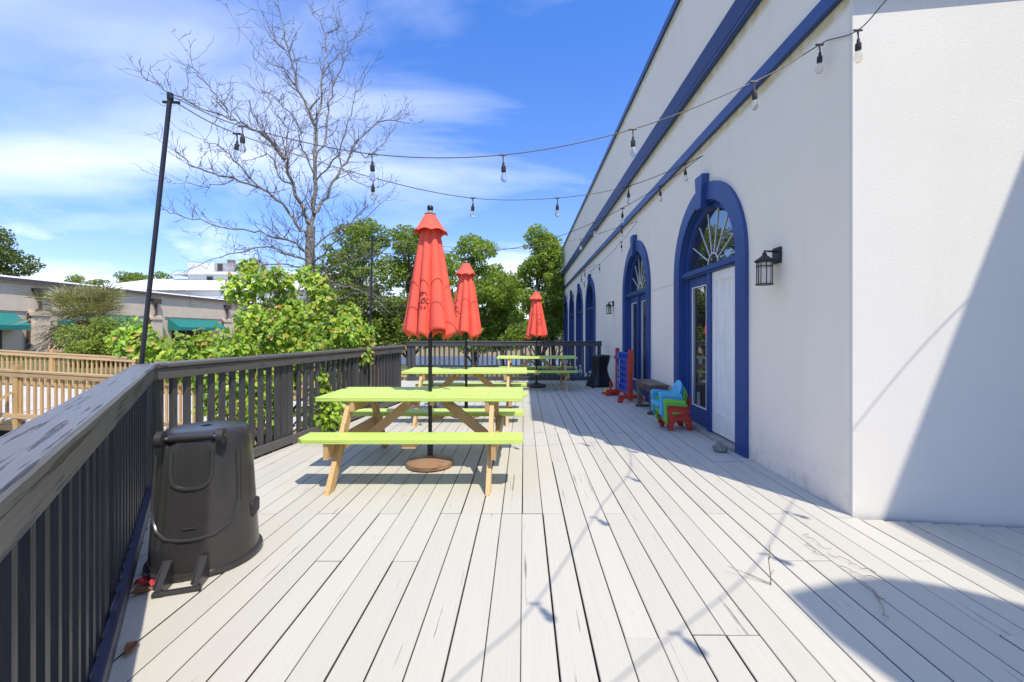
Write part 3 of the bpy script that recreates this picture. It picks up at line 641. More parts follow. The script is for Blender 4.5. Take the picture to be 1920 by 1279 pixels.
# ---------------------------------------------------------------- wall lanterns
def lantern(label, y, z):
    t = thing('wall_lantern', label, 'wall lamp', (W, y, z), group='black wall lanterns beside the doors'); x = -.125
    MB().span((-.022, -.06, -.02), (-.001, .06, .125)).build('back_plate', black_m, t, bevel=.003)
    MB().tube([(-.02, 0, .09), (-.085, 0, .092), (x, 0, .095), (x, 0, .06)], .009, 8).build('arm', black_m, t)
    MB().lathe([(.0, .085), (.016, .08), (.02, .055), (.05, .03), (.082, .008), (.085, 0), (.075, -.008), (0, -.008)], (x, 0, 0), 24, caps=False).build('roof', black_m, t, smooth=40)
    m = MB()
    for k in range(6):
        a = 2*PI*k/6+.26; m.tube([(x+.066*math.cos(a), .066*math.sin(a), -.005), (x+.066*math.cos(a), .066*math.sin(a), -.21)], .0045, 5)
    for zz in (-.045, -.208): m.tube([(x+.068*math.cos(2*PI*k/20), .068*math.sin(2*PI*k/20), zz) for k in range(21)], .005, 5)
    m.build('cage', black_m, t)
    MB().lathe([(.0, -.205), (.074, -.205), (.074, -.216), (0, -.218)], (x, 0, 0), 24, caps=False).build('bottom_plate', black_m, t)
    MB().lathe([(.058, -.01), (.058, -.203)], (x, 0, 0), 20, caps=False).build('glass', lamp_glass, t, smooth=True)
lantern('black wall lantern on the white wall to the right of the nearest arched door', 3.885, 1.94)
lantern('small looking black wall lantern on the white wall beyond the second arched door', 11.0, 1.97)

# ---------------------------------------------------------------- poles and string lights
def pole(label, a, b_, r=.017):
    t = thing('light_pole', label, 'pole', a, world=True, group='thin dark poles holding the string lights')
    MB().tube([a, b_], r, 10).build('shaft', pole_m, t, smooth=40)
    d = Vector(b_); MB().tube([d-Vector((0, 0, .03)), d+Vector((0, 0, .02))], r*1.35, 10).build('cap', black_m, t)
    MB().tube([d+Vector((-.06, 0, -.05)), d+Vector((.07, .01, -.05))], .011, 6).build('hook', black_m, t)
PT = (-2.9, 3.5, 3.235); PT2 = (-2.47, 6.95, 2.84)
pole('leaning dark pole fixed outside the railing corner behind the bin', (-3.34, 3.47, -1.1), PT)
pole('thin black pole rising out of the leafy shrub in front of the green trees', (-2.56, 7.0, -1.1), PT2, .016)
def cat_pts(pts, n=10):
    """smooth curve through control points (Catmull-Rom)"""
    P_ = [Vector(p) for p in pts]; P_ = [P_[0]*2-P_[1]]+P_+[P_[-1]*2-P_[-2]]; out = []
    for i in range(1, len(P_)-2):
        for k in range(n):
            t = k/n; a, b_, c, d = P_[i-1:i+3]
            out.append(.5*((2*b_)+(c-a)*t+(2*a-5*b_+4*c-d)*t*t+(-a+3*b_-3*c+d)*t**3))
    out.append(P_[-2]); return out
sock = MB().lathe([(.006, .0), (.010, -.012), (.010, -.03), (.018, -.036), (.019, -.075), (.016, -.082)], n=10)
blb = MB().lathe([(.013, -.082), (.016, -.095), (.025, -.118), (.027, -.132), (.022, -.15), (.010, -.162), (0, -.165)], n=12, caps=False)
sock0 = blb0 = None
def string_light(label, pts, bulbs, mat=None, drop=.055, r=.0042):
    """bulbs: world points on the wire"""
    global sock0, blb0
    t = thing('string_light', label, 'string light', pts[0], world=True, group='festoon light strings over the deck')
    cv = cat_pts(pts); MB().tube(cv, r, 5).build('wire', mat or wire_m, t, smooth=True)
    for b_ in bulbs:
        bp = min(cv, key=lambda q: (q-Vector(b_)).length)
        lead = MB().tube([bp+Vector((-.03, 0, .002)), bp+Vector((0, 0, -.004)), bp+Vector((.004, 0, -drop)), bp+Vector((.003, 0, -drop-.004))], [.003, .008, .0045, .0045], 5); 
        lead.tube([bp+Vector((-.03, 0, 0)), bp+Vector((.03, 0, 0))], .008, 5)
        lead.build('lead', mat or wire_m, t)
        if sock0 is None:
            sock0 = sock.build('socket', blackm_m, None, smooth=40); sock0.parent = t; sock0.location = bp+Vector((.003, 0, -drop))-OFF[t]; s_ = sock0
            blb0 = blb.build('bulb', bulb_m, None, smooth=True); blb0.parent = s_
        else:
            s_ = share(sock0, 'socket', t, bp+Vector((.003, 0, -drop))); g = bpy.data.objects.new('bulb', blb0.data); col.objects.link(g); g.parent = s_
        s_.rotation_euler = (random.uniform(-.06, .06), random.uniform(-.06, .06), random.uniform(0, 6))
HK0 = (2.30, 3.24, 3.51); HK1 = (2.29, 5.44, 3.55); HK2 = (2.29, 8.6, 3.53); HK3 = (2.29, 13.6, 3.45)
A_ = [PT, (-2.27, 3.44, 2.955), (-1.21, 3.40, 2.715), (-.165, 3.38, 2.70), (.85, 3.33, 2.88), (1.77, 3.28, 3.22), HK0]
string_light('nearest light string, from the leaning pole across to the corner of the white wall', A_, [A_[1], A_[2], A_[3], A_[4], A_[5], (2.26, 3.2, 3.48)], wireg_m)
B_ = [(PT[0], PT[1]+.01, PT[2]-.03), (-2.42, 3.6, 2.97), (-1.45, 4.1, 2.78), (-.55, 4.6, 2.74), (.38, 4.85, 2.82), (1.25, 5.1, 3.04), (2.02, 5.35, 3.40), HK1]
string_light('second light string, sagging from the leaning pole to the wall above the nearest arched door', B_, [B_[1], B_[2], B_[3], B_[4], B_[5], B_[6]])
C_ = [HK1, (1.9, 5.95, 3.33), (1.05, 6.3, 2.92), (0, 6.6, 2.62), (-1.2, 6.8, 2.58), PT2]
string_light('light string from above the nearest arched door out to the pole in the shrub', C_, [C_[1], (1.42, 6.15, 3.08), C_[2]])
D_ = [PT2, (-1.2, 7.5, 2.78), (0, 7.9, 2.85), (1.1, 8.25, 3.1), (1.95, 8.5, 3.4), HK2]
string_light('light string from the pole in the shrub to the wall above the second arched door', D_, [D_[3], D_[4]])
E_ = [HK2, (2.15, 9.4, 3.28), (1.95, 11, 3.03), (1.7, 12.6, 2.95), (1.9, 13.3, 3.2), HK3]
string_light('short light string sagging along the wall beyond the second arched door', E_, [E_[1], E_[2], E_[3], E_[4]])
F_ = [HK3, (2.2, 15.5, 3.1), (2.1, 18, 2.9), (2.15, 21, 3.1), (2.29, 23.0, 3.4)]
string_light('farthest light string running along the wall above the arched windows', F_, [F_[1], F_[2], F_[3]])
G_ = [HK0, (2.295, 2.93, 3.37), (2.27, 2.66, 3.38), (2.06, 2.2, 3.22), (1.62, 1.63, 3.0), (1.05, .52, 2.9), (.72, .03, 2.92), (-.3, -1.6, 3.1), (-1.2, -2.6, 3.4)]
string_light('light string hooked at the wall corner and passing overhead behind the viewer', G_, [G_[1], (2.0, 2.15, 3.17), (1.5, 1.4, 2.98), (1.1, .55, 2.9)], wireg_m)
K_ = [(4.62, 2.2, 3.75), (3.70, 1.80, 3.58), (3.04, 1.5, 3.15), (2.29, .77, 3.0), (1.53, .16, 2.98), (.9, -.4, 3.02), (-.4, -1.5, 3.2)]
string_light('light string crossing high from the recessed right wall, seen mostly by its shadow', K_, [(3.0, 1.45, 3.1), (2.45, .9, 3.0), (1.65, .24, 2.98)])

# ---------------------------------------------------------------- things along the wall
toy = {n: M('plastic_'+n, c, .4, .06) for n, c in dict(sky=(.10, .46, .68), teal=(.05, .33, .46), lime=(.22, .60, .06), green=(.12, .45, .05), red=(.50, .045, .022), darkred=(.36, .03, .018), yellow=(.75, .50, .05), blue=(.025, .09, .42)).items()}
def toddler_chair(label, x, y, z, mat):
    """faces -x"""
    t = thing('toddler_chair', label, 'child chair', (x, y, z), rz=R(6), group='stack of small plastic garden chairs'); t.scale = (.80, .78, 1.05)
    side = [(-.21, 0), (-.14, 0), (-.12, .085), (-.075, .12), (.05, .11), (.10, .07), (.125, 0), (.205, 0), (.19, .09), (.165, .165), (.12, .19), (-.125, .165), (-.15, .235), (.13, .205), (.175, .22), (.165, .25), (.12, .26), (-.19, .285), (-.225, .262), (-.205, .16)]
    for s in (-1, 1): MB().prism([(px, s*.17-.018, pz) for px, pz in side], (0, .036, 0)).build('side_frame', mat, t, bevel=.006)
    m = MB(); m.hexa([(-.23, -.150, .10), (.08, -.15, .125), (.08, .15, .125), (-.23, .15, .10), (-.235, -.15, .155), (.10, -.15, .150), (.10, .15, .150), (-.235, .15, .155)]); m.build('seat', mat, t, bevel=.012)
    rows = []
    n = 12; out = [(-.15, 0), (-.155, .12)]+[(-.15*math.cos(PI*i/n), .18+.12*math.sin(PI*i/n)) for i in range(n+1)]+[(.155, .12), (.15, 0)]
    m = MB(); m.prism([(.075+v*.42, u, .13+v*.95) for u, v in out], (.022, 0, -.008)); m.build('backrest', mat, t, bevel=.006)
    for u in (-.075, 0, .075): MB().beam((.0735+.03*.42, u, .13+.03*.95), (.0735+.22*.42, u, .13+.22*.95), .006, .004, up=(-1, 0, .4)).build('slat_groove', toy['teal'] if mat is toy['sky'] else mat, t)
cols = [('red', 'lowest red chair of the stack of small plastic chairs by the arched door'), ('darkred', 'second from bottom, darker red chair in the stack of small plastic chairs'), ('green', 'third from bottom, darker green chair in the stack of small plastic chairs'), ('lime', 'brighter lime green chair in the middle of the small chair stack'), ('teal', 'teal chair just under the topmost one of the small chair stack'), ('sky', 'light blue chair on top of the small chair stack')]
for i, (c, lb) in enumerate(cols): toddler_chair(lb, 2.05-i*.024, 5.74-i*.002, i*.043, toy[c])
sb = thing('side_bench', 'weathered wooden bench against the wall behind the small chairs', 'bench', (2.1, 7.05, 0))
for x in (-.085, .015, .115): MB().beam((x, -.42, .455), (x, .42, .455), .094, .03, ch=.003).build('plank', oldwood_m, sb)
for y in (-.4, .4): MB().beam((-.12, y, .40), (.15, y, .40), .03, .07).build('end_apron', oldwood_m, sb)
MB().beam((-.125, -.415, .395), (-.125, .415, .395), .024, .08).build('carved_apron', grain_mat('carved_wood', (.17, .10, .05), (.03, .02, .015), 'y', .7, .52, bump=1), sb)
for x in (-.09, .12):
    for y in (-.36, .36): MB().span((x-.03, y-.03, .0), (x+.03, y+.03, .439)).build('leg', oldwood_m, sb)
for y in (-.36, .36): MB().span((-.16, y-.032, .001), (.16, y+.032, .04)).build('foot', oldwood_m, sb)
cf = thing('grid_game', 'giant blue grid game with red end posts standing before the second arched door', 'garden game', (1.93, 8.25, 0), rz=R(4))
for k in range(8): MB().box((0, -.375+k*.107, .53), (.05, .022, .72)).build('grid_upright', toy['blue'], cf)
for k in range(7): MB().box((-.0012, 0, .17+k*.12), (.053, .772, .028)).build('grid_bar', toy['blue'], cf)
for s in (-1, 1):
    MB().box((0, s*.415, .5), (.075, .05, .94)).build('end_post', toy['red'], cf, bevel=.004)
    MB().box((0, s*.448, .78), (.12, .014, .07)).build('clasp', toy['red'], cf, bevel=.004)
    MB().prism([(-.24, s*.415-.02, 0), (-.16, s*.415-.02, 0), (-.12, s*.415-.02, .07), (.12, s*.415-.02, .07), (.16, s*.415-.02, 0), (.24, s*.415-.02, 0), (.22, s*.415-.02, .13), (-.22, s*.415-.02, .13)], (0, .04, 0)).build('foot', toy['red'], cf)
MB().box((0, 0, .14), (.06, .78, .03)).build('release_bar', toy['red'], cf)
dm = MB().tube([(-.012, 0, 0), (.012, 0, 0)], .048, 18)
d0 = None
for k in range(7):
    for r_ in range(6):
        kind = 'yellow' if k >= 5 and (k+r_) % 5 != 0 else ('red' if k <= 1 and r_ < 5 else None)
        if not kind: continue
        y_, z_ = -.3215+k*.107, .23+r_*.12; pos = Vector((1.93, 8.25, 0))+Matrix.Rotation(R(4), 3, 'Z') @ Vector((0, y_, z_))
        o = dm.build('game_disc', toy[kind]); o.location = pos; o.rotation_euler = (0, 0, R(4)); tag(o, '%s playing disc, %s from bottom, in %s column of the giant grid game' % (kind, ('first', 'second', 'third', 'fourth', 'fifth', 'sixth')[r_], {0: 'the nearest', 1: 'the second nearest', 5: 'the second farthest', 6: 'the farthest'}[k]), 'game disc', '%s discs in the grid game' % kind)
rt = thing('ring_toss', 'yellow ring toss base with red peg on the deck beyond the grid game', 'toy', (1.80, 8.86, 0))
MB().box((0, 0, .02), (.26, .26, .04), R(20)).build('foot_plate', toy['red'], rt); MB().box((0, 0, .075), (.2, .2, .068), R(20)).build('base', toy['yellow'], rt, bevel=.008); MB().lathe([(.022, .1), (.022, .26), (0, .27)], n=12, caps=False).build('peg', toy['red'], rt)
# covered stand
cv = thing('covered_stand', 'hourglass shaped stand wrapped in a black fabric cover by the wall and far railing', 'covered stand', (1.80, 10.2, 0), rz=.3)
rows = []
for z, ax, ay in [(.0, .27, .26), (.03, .285, .27), (.12, .26, .245), (.25, .20, .20), (.36, .165, .17), (.45, .155, .165), (.58, .18, .18), (.68, .20, .19), (.72, .205, .19), (.742, .18, .17), (.748, .08, .08)]:
    rows.append([((ax*(1+.10*math.sin(7*a+z*6)*(1-z)+.05*math.sin(15*a+3*z)))*math.copysign(abs(math.cos(a))**.7, math.cos(a))+.07*z, ay*(1+.07*math.sin(6*a+2))*math.copysign(abs(math.sin(a))**.7, math.sin(a)), z) for a in [2*PI*i/60 for i in range(60)]])
m = MB(); m.grid(rows, True); m.build('cover', M('black_nylon', (.010, .010, .013), .45, .3, 9, .4, 60), cv, smooth=True)
m = MB(); m.tube([(-.25, -.22, .02), (-.33, -.24, .04), (-.37, -.2, .09)], [.03, .028, .015], 8); m.build('cover_flap', blackm_m, cv, smooth=True)
# rock, twigs, litter
def rockmesh(sz, seed):
    rd = random.Random(seed); m = MB(); rows = []
    for j in range(7):
        ph = PI*j/6; rows.append([(sz[0]*math.sin(ph)*math.cos(a)*rd.uniform(.85, 1.1), sz[1]*math.sin(ph)*math.sin(a)*rd.uniform(.85, 1.1), sz[2]*(1-math.cos(ph))*.5*rd.uniform(.93, 1.05)) for a in [2*PI*i/10 for i in range(10)]])
    m.grid(rows, True); return m
o = rockmesh((.085, .075, .085), 4).build('rock', M('grey_stone', (.22, .21, .19), .9, .3, 20, .6, 50)); o.location = (2.13, 4.63, -.003); tag(o, 'grey stone lying on the deck in front of the boarded white door panel', 'rock')
tw_m = M('dry_twig', (.22, .19, .11), .8, .3); vine_m = M('dry_vine', (.30, .21, .12), .8, .3)
tg = thing('twig', 'small upright forked twig growing through a gap in the deck boards', 'twig', (1.27, 2.19, 0))
MB().tube([(0, 0, -.02), (-.005, .0, .06), (-.012, .004, .13), (-.006, .0, .17), (-.004, .01, .20)], [.003, .003, .0025, .002, .0015], 5).build('stem', tw_m, tg)
MB().tube([(0, 0, .005), (-.07, .05, .02), (-.17, .11, .035)], [.0025, .002, .0012], 5).build('side_shoot', tw_m, tg)
for q in ((-.01, .002, .13, .012, .02), (0, 0, .055, .014, .025)): MB().tube([(q[0], q[1], q[2]), (q[0]+q[3], q[1], q[2]+q[4])], [.0018, .001], 4).build('bud_shoot', tw_m, tg)
vn = thing('vine', 'dry curling vine tendrils lying on the deck boards in the sun', 'vine', (1.75, 2.3, 0))
rd = random.Random(2)
for q in range(6):
    x, y = rd.uniform(-.03, .03), .42-q*.12; pts = []
    for k in range(9): pts.append((x, y, .004+.012*abs(math.sin(k*1.3+q)))); x += rd.uniform(-.022, .030); y -= rd.uniform(.008, .035)
    MB().tube(cat_pts(pts, 4), .0017, 5).build('tendril', vine_m, vn)
lw = M('red_wrapper', (.45, .02, .03), .4, .3, 20)
m = MB(); rd = random.Random(9); g6 = [[(-.055+.02*i+rd.uniform(-.006, .006), -.045+.018*j+rd.uniform(-.006, .006), .004+rd.uniform(0, .035)) for i in range(7)] for j in range(6)]; m.grid(g6)
o = m.build('wrapper', lw); o.location = (-1.93, 2.21, 0); so = o.modifiers.new('thick', 'SOLIDIFY'); so.thickness = .001; tag(o, 'crumpled red wrapper on the deck between the bin and the railing', 'litter')
dl = M('dry_leaf', (.25, .11, .045), .8, .3, 20)
for i, (x, y, lb) in enumerate([(-1.90, 2.115, 'curled pale brown dead leaf beside the red wrapper'), (-1.60, 1.735, 'orange brown dead leaf against the bottom rail, nearest the viewer')]):
    pts = [(-.045, 0), (-.02, .018), (.015, .02), (.05, 0), (.015, -.02), (-.02, -.018)]
    m = MB(); m.add([(a, b_, .012+.012*abs(b_)/.02*random.uniform(.6, 1.2)+.006) for a, b_ in pts]+[(0, 0, .005)], [(6, k, (k+1) % 6) for k in range(6)]); o = m.build('dead_leaf', dl); o.location = (x, y, -.003); o.rotation_euler = (.1, .1, .9+i*1.1); so = o.modifiers.new('thick', 'SOLIDIFY'); so.thickness = .0012; tag(o, lb, 'leaf')

# ---------------------------------------------------------------- wooden walkway beyond the railing
wk = structure('boardwalk'); SL = -.056
def wz(x, zc): return zc+SL*(x+10.55)     # the walkway ramps down to the right
pl = MB().box((0, 0, 0), (3.9, .14, .04)); p0_ = None
for ci, xc in enumerate((-16.9, -12.95, -9.0, -5.05)):
    for i in range(25):
        pos = Vector((xc, 8.78+i*.146, wz(xc, -.51)+random.uniform(-.003, .003)))
        if p0_ is None: p0_ = pl.build('plank', walk_m, None); p0_.parent = wk; p0_.location = pos; o = p0_
        else: o = share(p0_, 'plank', wk, pos)
        o.rotation_euler = (0, -math.atan(SL), 0)
MB().beam((-18.9, 8.73, wz(-18.9, -.62)), (-3.1, 8.73, wz(-3.1, -.62)), .05, .19).build('side_beam', fencex_m, wk)
def walk_fence(label, x0, x1, y, zc, first, brace=None):
    t = thing('walkway_fence', label, 'fence', (x0, y, -1.0), world=True, group='brown timber fences of the boardwalk')
    def at(x, dz=0, dy=0): return Vector((x, y+dy, wz(x, zc)+dz))
    MB().beam(at(x0, -.02), at(x1, -.02), .14, .038).build('top_rail', fencex_m, t)
    MB().beam(at(x0, -.09, -.04), at(x1, -.09, -.04), .038, .09).build('upper_rail', fencex_m, t)
    MB().beam(at(x0, -.92, -.04), at(x1, -.92, -.04), .038, .09).build('lower_rail', fencex_m, t)
    bb = MB().box((0, 0, -.50), (.042, .036, .93)); pr = None; x = x0+.05
    while x < x1:
        if pr is None: pr = bb.build('baluster', fence_m, None); pr.parent = t; pr.location = at(x)-OFF[t]
        else: share(pr, 'baluster', t, at(x))
        x += .14*random.uniform(.97, 1.03)
    x = first
    while x < x1:
        MB().box(at(x, -.62), (.09, .10, 1.45), 0).build('post', fence_m, t); x += 2.4
    if brace is not None: MB().beam(at(brace, -.45, -.06), at(brace-.75, -1.35, -.75), .09, .05).build('brace', fence_m, t)
walk_fence('nearer brown timber fence of the boardwalk, with a diagonal brace', -19.0, -3.2, 8.6, .548, -17.4, brace=-10.25)
walk_fence('farther brown timber fence across the boardwalk, in front of the palm and bushes', -24.0, -3.2, 12.5, .50, -21.0)

# ---------------------------------------------------------------- beige building on the left
XB = -35.4
beige = M('beige_render', (.60, .49, .365), .85, .06, 1.5, .2, 40); fasc_m = M('brown_fascia', (.085, .06, .06), .6); awn_m = M('teal_awning', (.012, .17, .145), .7, .08); dkglass = glassmat('dark_shop_glass', (.02, .022, .024), .08, 1.5); roofw = M('white_roof_membrane', (.66, .66, .65), .7, .04); brown_m = M('brown_metal', (.06, .042, .036), .5)
bg_ = thing('beige_building', 'long single storey beige building with brown roof edge, downpipes and teal awnings', 'building', (XB, 22, -.5), world=True)
m = MB(); m.span((XB-12, 16, -1.2), (XB, 64, 2.75)); m.span((XB-12, 16, 2.75), (XB+.10, 64, 4.72)); m.build('wall', beige, bg_)
MB().span((XB-12.2, 15.8, 4.72), (XB+.37, 64.2, 4.76)).build('eave_soffit', beige, bg_)
MB().span((XB+.31, 15.8, 4.76), (XB+.41, 64.2, 5.0)).build('fascia', fasc_m, bg_)
m = MB(); m.prism([(XB+.38, 15.8, 5.01), (XB-5.5, 15.8, 5.75), (XB-12.2, 15.8, 5.01)], (0, 48.4, 0)); m.build('roof', roofw, bg_)
for i, y in enumerate((21.2, 31, 40.8, 50.6, 60.2)):
    m = MB(); m.span((XB+.001, y-.55, -1.2), (XB+.42, y+.55, 2.45)); m.span((XB+.001, y-.66, 2.451), (XB+.52, y+.66, 2.70)); m.span((XB+.101, y-.6, 2.701), (XB+.3, y+.6, 2.85)); pp = m.build('pilaster', beige, bg_)
    m = MB(); m.span((XB+.101, y-.33, 3.98), (XB+.5, y+.33, 4.45)); m.span((XB+.11, y-.42, 4.2), (XB+.58, y+.42, 4.45) if False else (XB+.105, y+.42, 4.45)); m.build('rain_head', brown_m, bg_)
    MB().tube([(XB+.27, y, 3.98), (XB+.27, y, 2.95), (XB+.16, y-.62, 2.6), (XB+.16, y-.68, -.6)], .10, 8).build('downpipe', brown_m, bg_)
for y0, y1 in ((12+10.6, 29.6), (32.4, 39.2), (42.4, 49.0), (52.2, 58.6)):
    m = MB(); m.hexa([(XB+.02, y0, 2.55), (XB+.03, y0, 2.55), (XB+.03, y1, 2.55), (XB+.02, y1, 2.55), (XB+.02, y0, 2.6), (XB+.03, y0, 2.6), (XB+.03, y1, 2.6), (XB+.02, y1, 2.6)])
    m = MB(); m.prism([(XB+.02, y0, 2.62), (XB+1.25, y0, 1.75), (XB+1.25, y0, 1.42), (XB+.02, y0, 1.42)], (0, y1-y0, 0)); m.build('awning', awn_m, bg_)
    for k in range(3):
        a = y0+.5+(y1-y0-1)*k/3; b2 = a+(y1-y0-1)/3-.18; wn = MB().span((XB+.001, a, -.3), (XB+.05, b2, 1.9)).build('window', brown_m, bg_); MB().span((XB+.051, a+.08, -.2), (XB+.06, b2-.08, 1.82)).build('pane', dkglass, wn)
# far white building with rooftop units
wb_m = M('white_render_far', (.62, .62, .61), .7, .05); grey_m = M('unit_grey', (.35, .35, .35), .6, .3, 2); rust_m = M('unit_rust', (.20, .15, .12), .7, .3)
fw = thing('far_white_building', 'large white building with sloping pale roofs and small windows behind the beige one', 'building', (-44, 62, -.5), world=True)
MB().span((-66, 62, -1), (-24, 80, 7.3)).build('wall', wb_m, fw)
m = MB(); m.prism([(-66.5, 61.6, 7.3), (-23.5, 61.6, 7.3), (-26, 66, 9.4), (-59, 66, 9.4)], (0, .01, 0))
m = MB(); m.add([(-66.5, 61.5, 7.35), (-23.5, 61.5, 7.35), (-23.5, 80.5, 7.35), (-66.5, 80.5, 7.35), (-58, 66.5, 9.5), (-27, 66.5, 9.5), (-27, 76, 9.5), (-58, 76, 9.5)], [(3, 2, 1, 0), (4, 5, 6, 7), (0, 1, 5, 4), (1, 2, 6, 5), (2, 3, 7, 6), (3, 0, 4, 7)]); m.build('roof', roofw, fw)
MB().span((-66.7, 61.3, 7.2), (-23.3, 61.45, 7.34)).build('eave', grey_m, fw)
MB().span((-52, 66, 8), (-27.5, 77, 10.1)).build('upper_storey', wb_m, fw); MB().span((-54, 65.4, 10.1), (-27, 77.5, 10.5)).build('parapet', wb_m, fw)
MB().span((-51.5, 65.5, 10.5), (-47.5, 70, 11.9)).build('roof_room', wb_m, fw)
for x in (-48.5, -45.2, -41.9, -38.6, -35.3, -32):
    wn = MB().span((x-.5, 65.9, 8.75), (x+.5, 65.99, 9.85)).build('window', grey_m, fw); MB().span((x-.42, 65.86, 8.83), (x+.42, 65.899, 9.77)).build('pane', dkglass, wn)
for x in (-50, -44, -38, -34, -30, -26.5):
    wn = MB().span((x-.8, 61.9, 3.0), (x+.8, 61.99, 5.2)).build('window', grey_m, fw); MB().span((x-.7, 61.86, 3.1), (x+.7, 61.899, 5.1)).build('pane', dkglass, wn)
for x, wd, hh, lb in ((-45.8, 2.6, 1.35, 'left grey cooling unit on the roof of the far white building'), (-41.9, 3.2, 1.35, 'right grey cooling unit with a rusty cowl on the far white building')):
    u = thing('rooftop_unit', lb, 'cooling unit', (x, 66.3, 10.5)); MB().box((0, 0, hh/2+.0), (wd, 1.8, hh)).build('casing', grey_m, u)
    MB().box((-wd*.28, -.92, hh*.5), (wd*.3, .06, hh*.8)).build('grille', brown_m, u); MB().lathe([(.55, hh), (.55, hh+.55), (.5, hh+.6)], (wd*.15 if x < -43 else .5, 0, 0), 16).build('fan_cowl', rust_m, u)
# small things across the pond
car_m = {n: M('car_'+n, c, .3, .03) for n, c in dict(blue=(.05, .14, .28), dark=(.03, .035, .045), white=(.7, .7, .7)).items()}
def car(label, x, y, mat):
    t = thing('parked_car', label, 'car', (x, y, -.335), group='cars parked beyond the pond')
    pr = [(-2.2, .3), (-2.15, .75), (-1.3, .9), (-.7, 1.4), (.8, 1.42), (1.5, .95), (2.15, .85), (2.2, .3)]
    MB().prism([(a, -.85, z) for a, z in pr], (0, 1.7, 0)).build('body', mat, t, bevel=.08)
    MB().prism([(a, -.87, z) for a, z in ((-1.1, .95), (-.62, 1.33), (.75, 1.35), (1.25, .98))], (0, 1.74, 0)).build('window', dkglass, t)
    for a in (-1.35, 1.35):
        for s in (-1, 1): MB().tube([(a, s*.7, .32), (a, s*.88, .32)], .32, 16).build('wheel', blackm_m, t)
car('blue car parked beyond the pond', 1.6, 70, car_m['blue']); car('dark car parked beyond the pond, beside the blue one', -4.2, 71, car_m['dark']); car('white car parked beyond the pond under the trees', 5.2, 74, car_m['white'])
tn = thing('canopy_tent', 'white canopy tent far beyond the pond beside the building end', 'tent', (5.0, 66, -.335))
MB().add([(-2, -2, 2.3), (2, -2, 2.3), (2, 2, 2.3), (-2, 2, 2.3), (0, 0, 3.4)], [(0, 1, 4), (1, 2, 4), (2, 3, 4), (3, 0, 4), (3, 2, 1, 0)]).build('canopy', white_m, tn)
for a in (-1.9, 1.9):
    for b_ in (-1.9, 1.9): MB().tube([(a, b_, 0), (a, b_, 2.35)], .05, 6).build('leg', grey_m, tn)
wp = MB().beam((-3.75, 10.6, -1.1), (-3.75, 10.6, 1.22), .09, .09, up=(0, 1, 0)).build('timber_post', fence_m); tag(wp, 'short pale timber post standing behind the far left end of the railing', 'post')
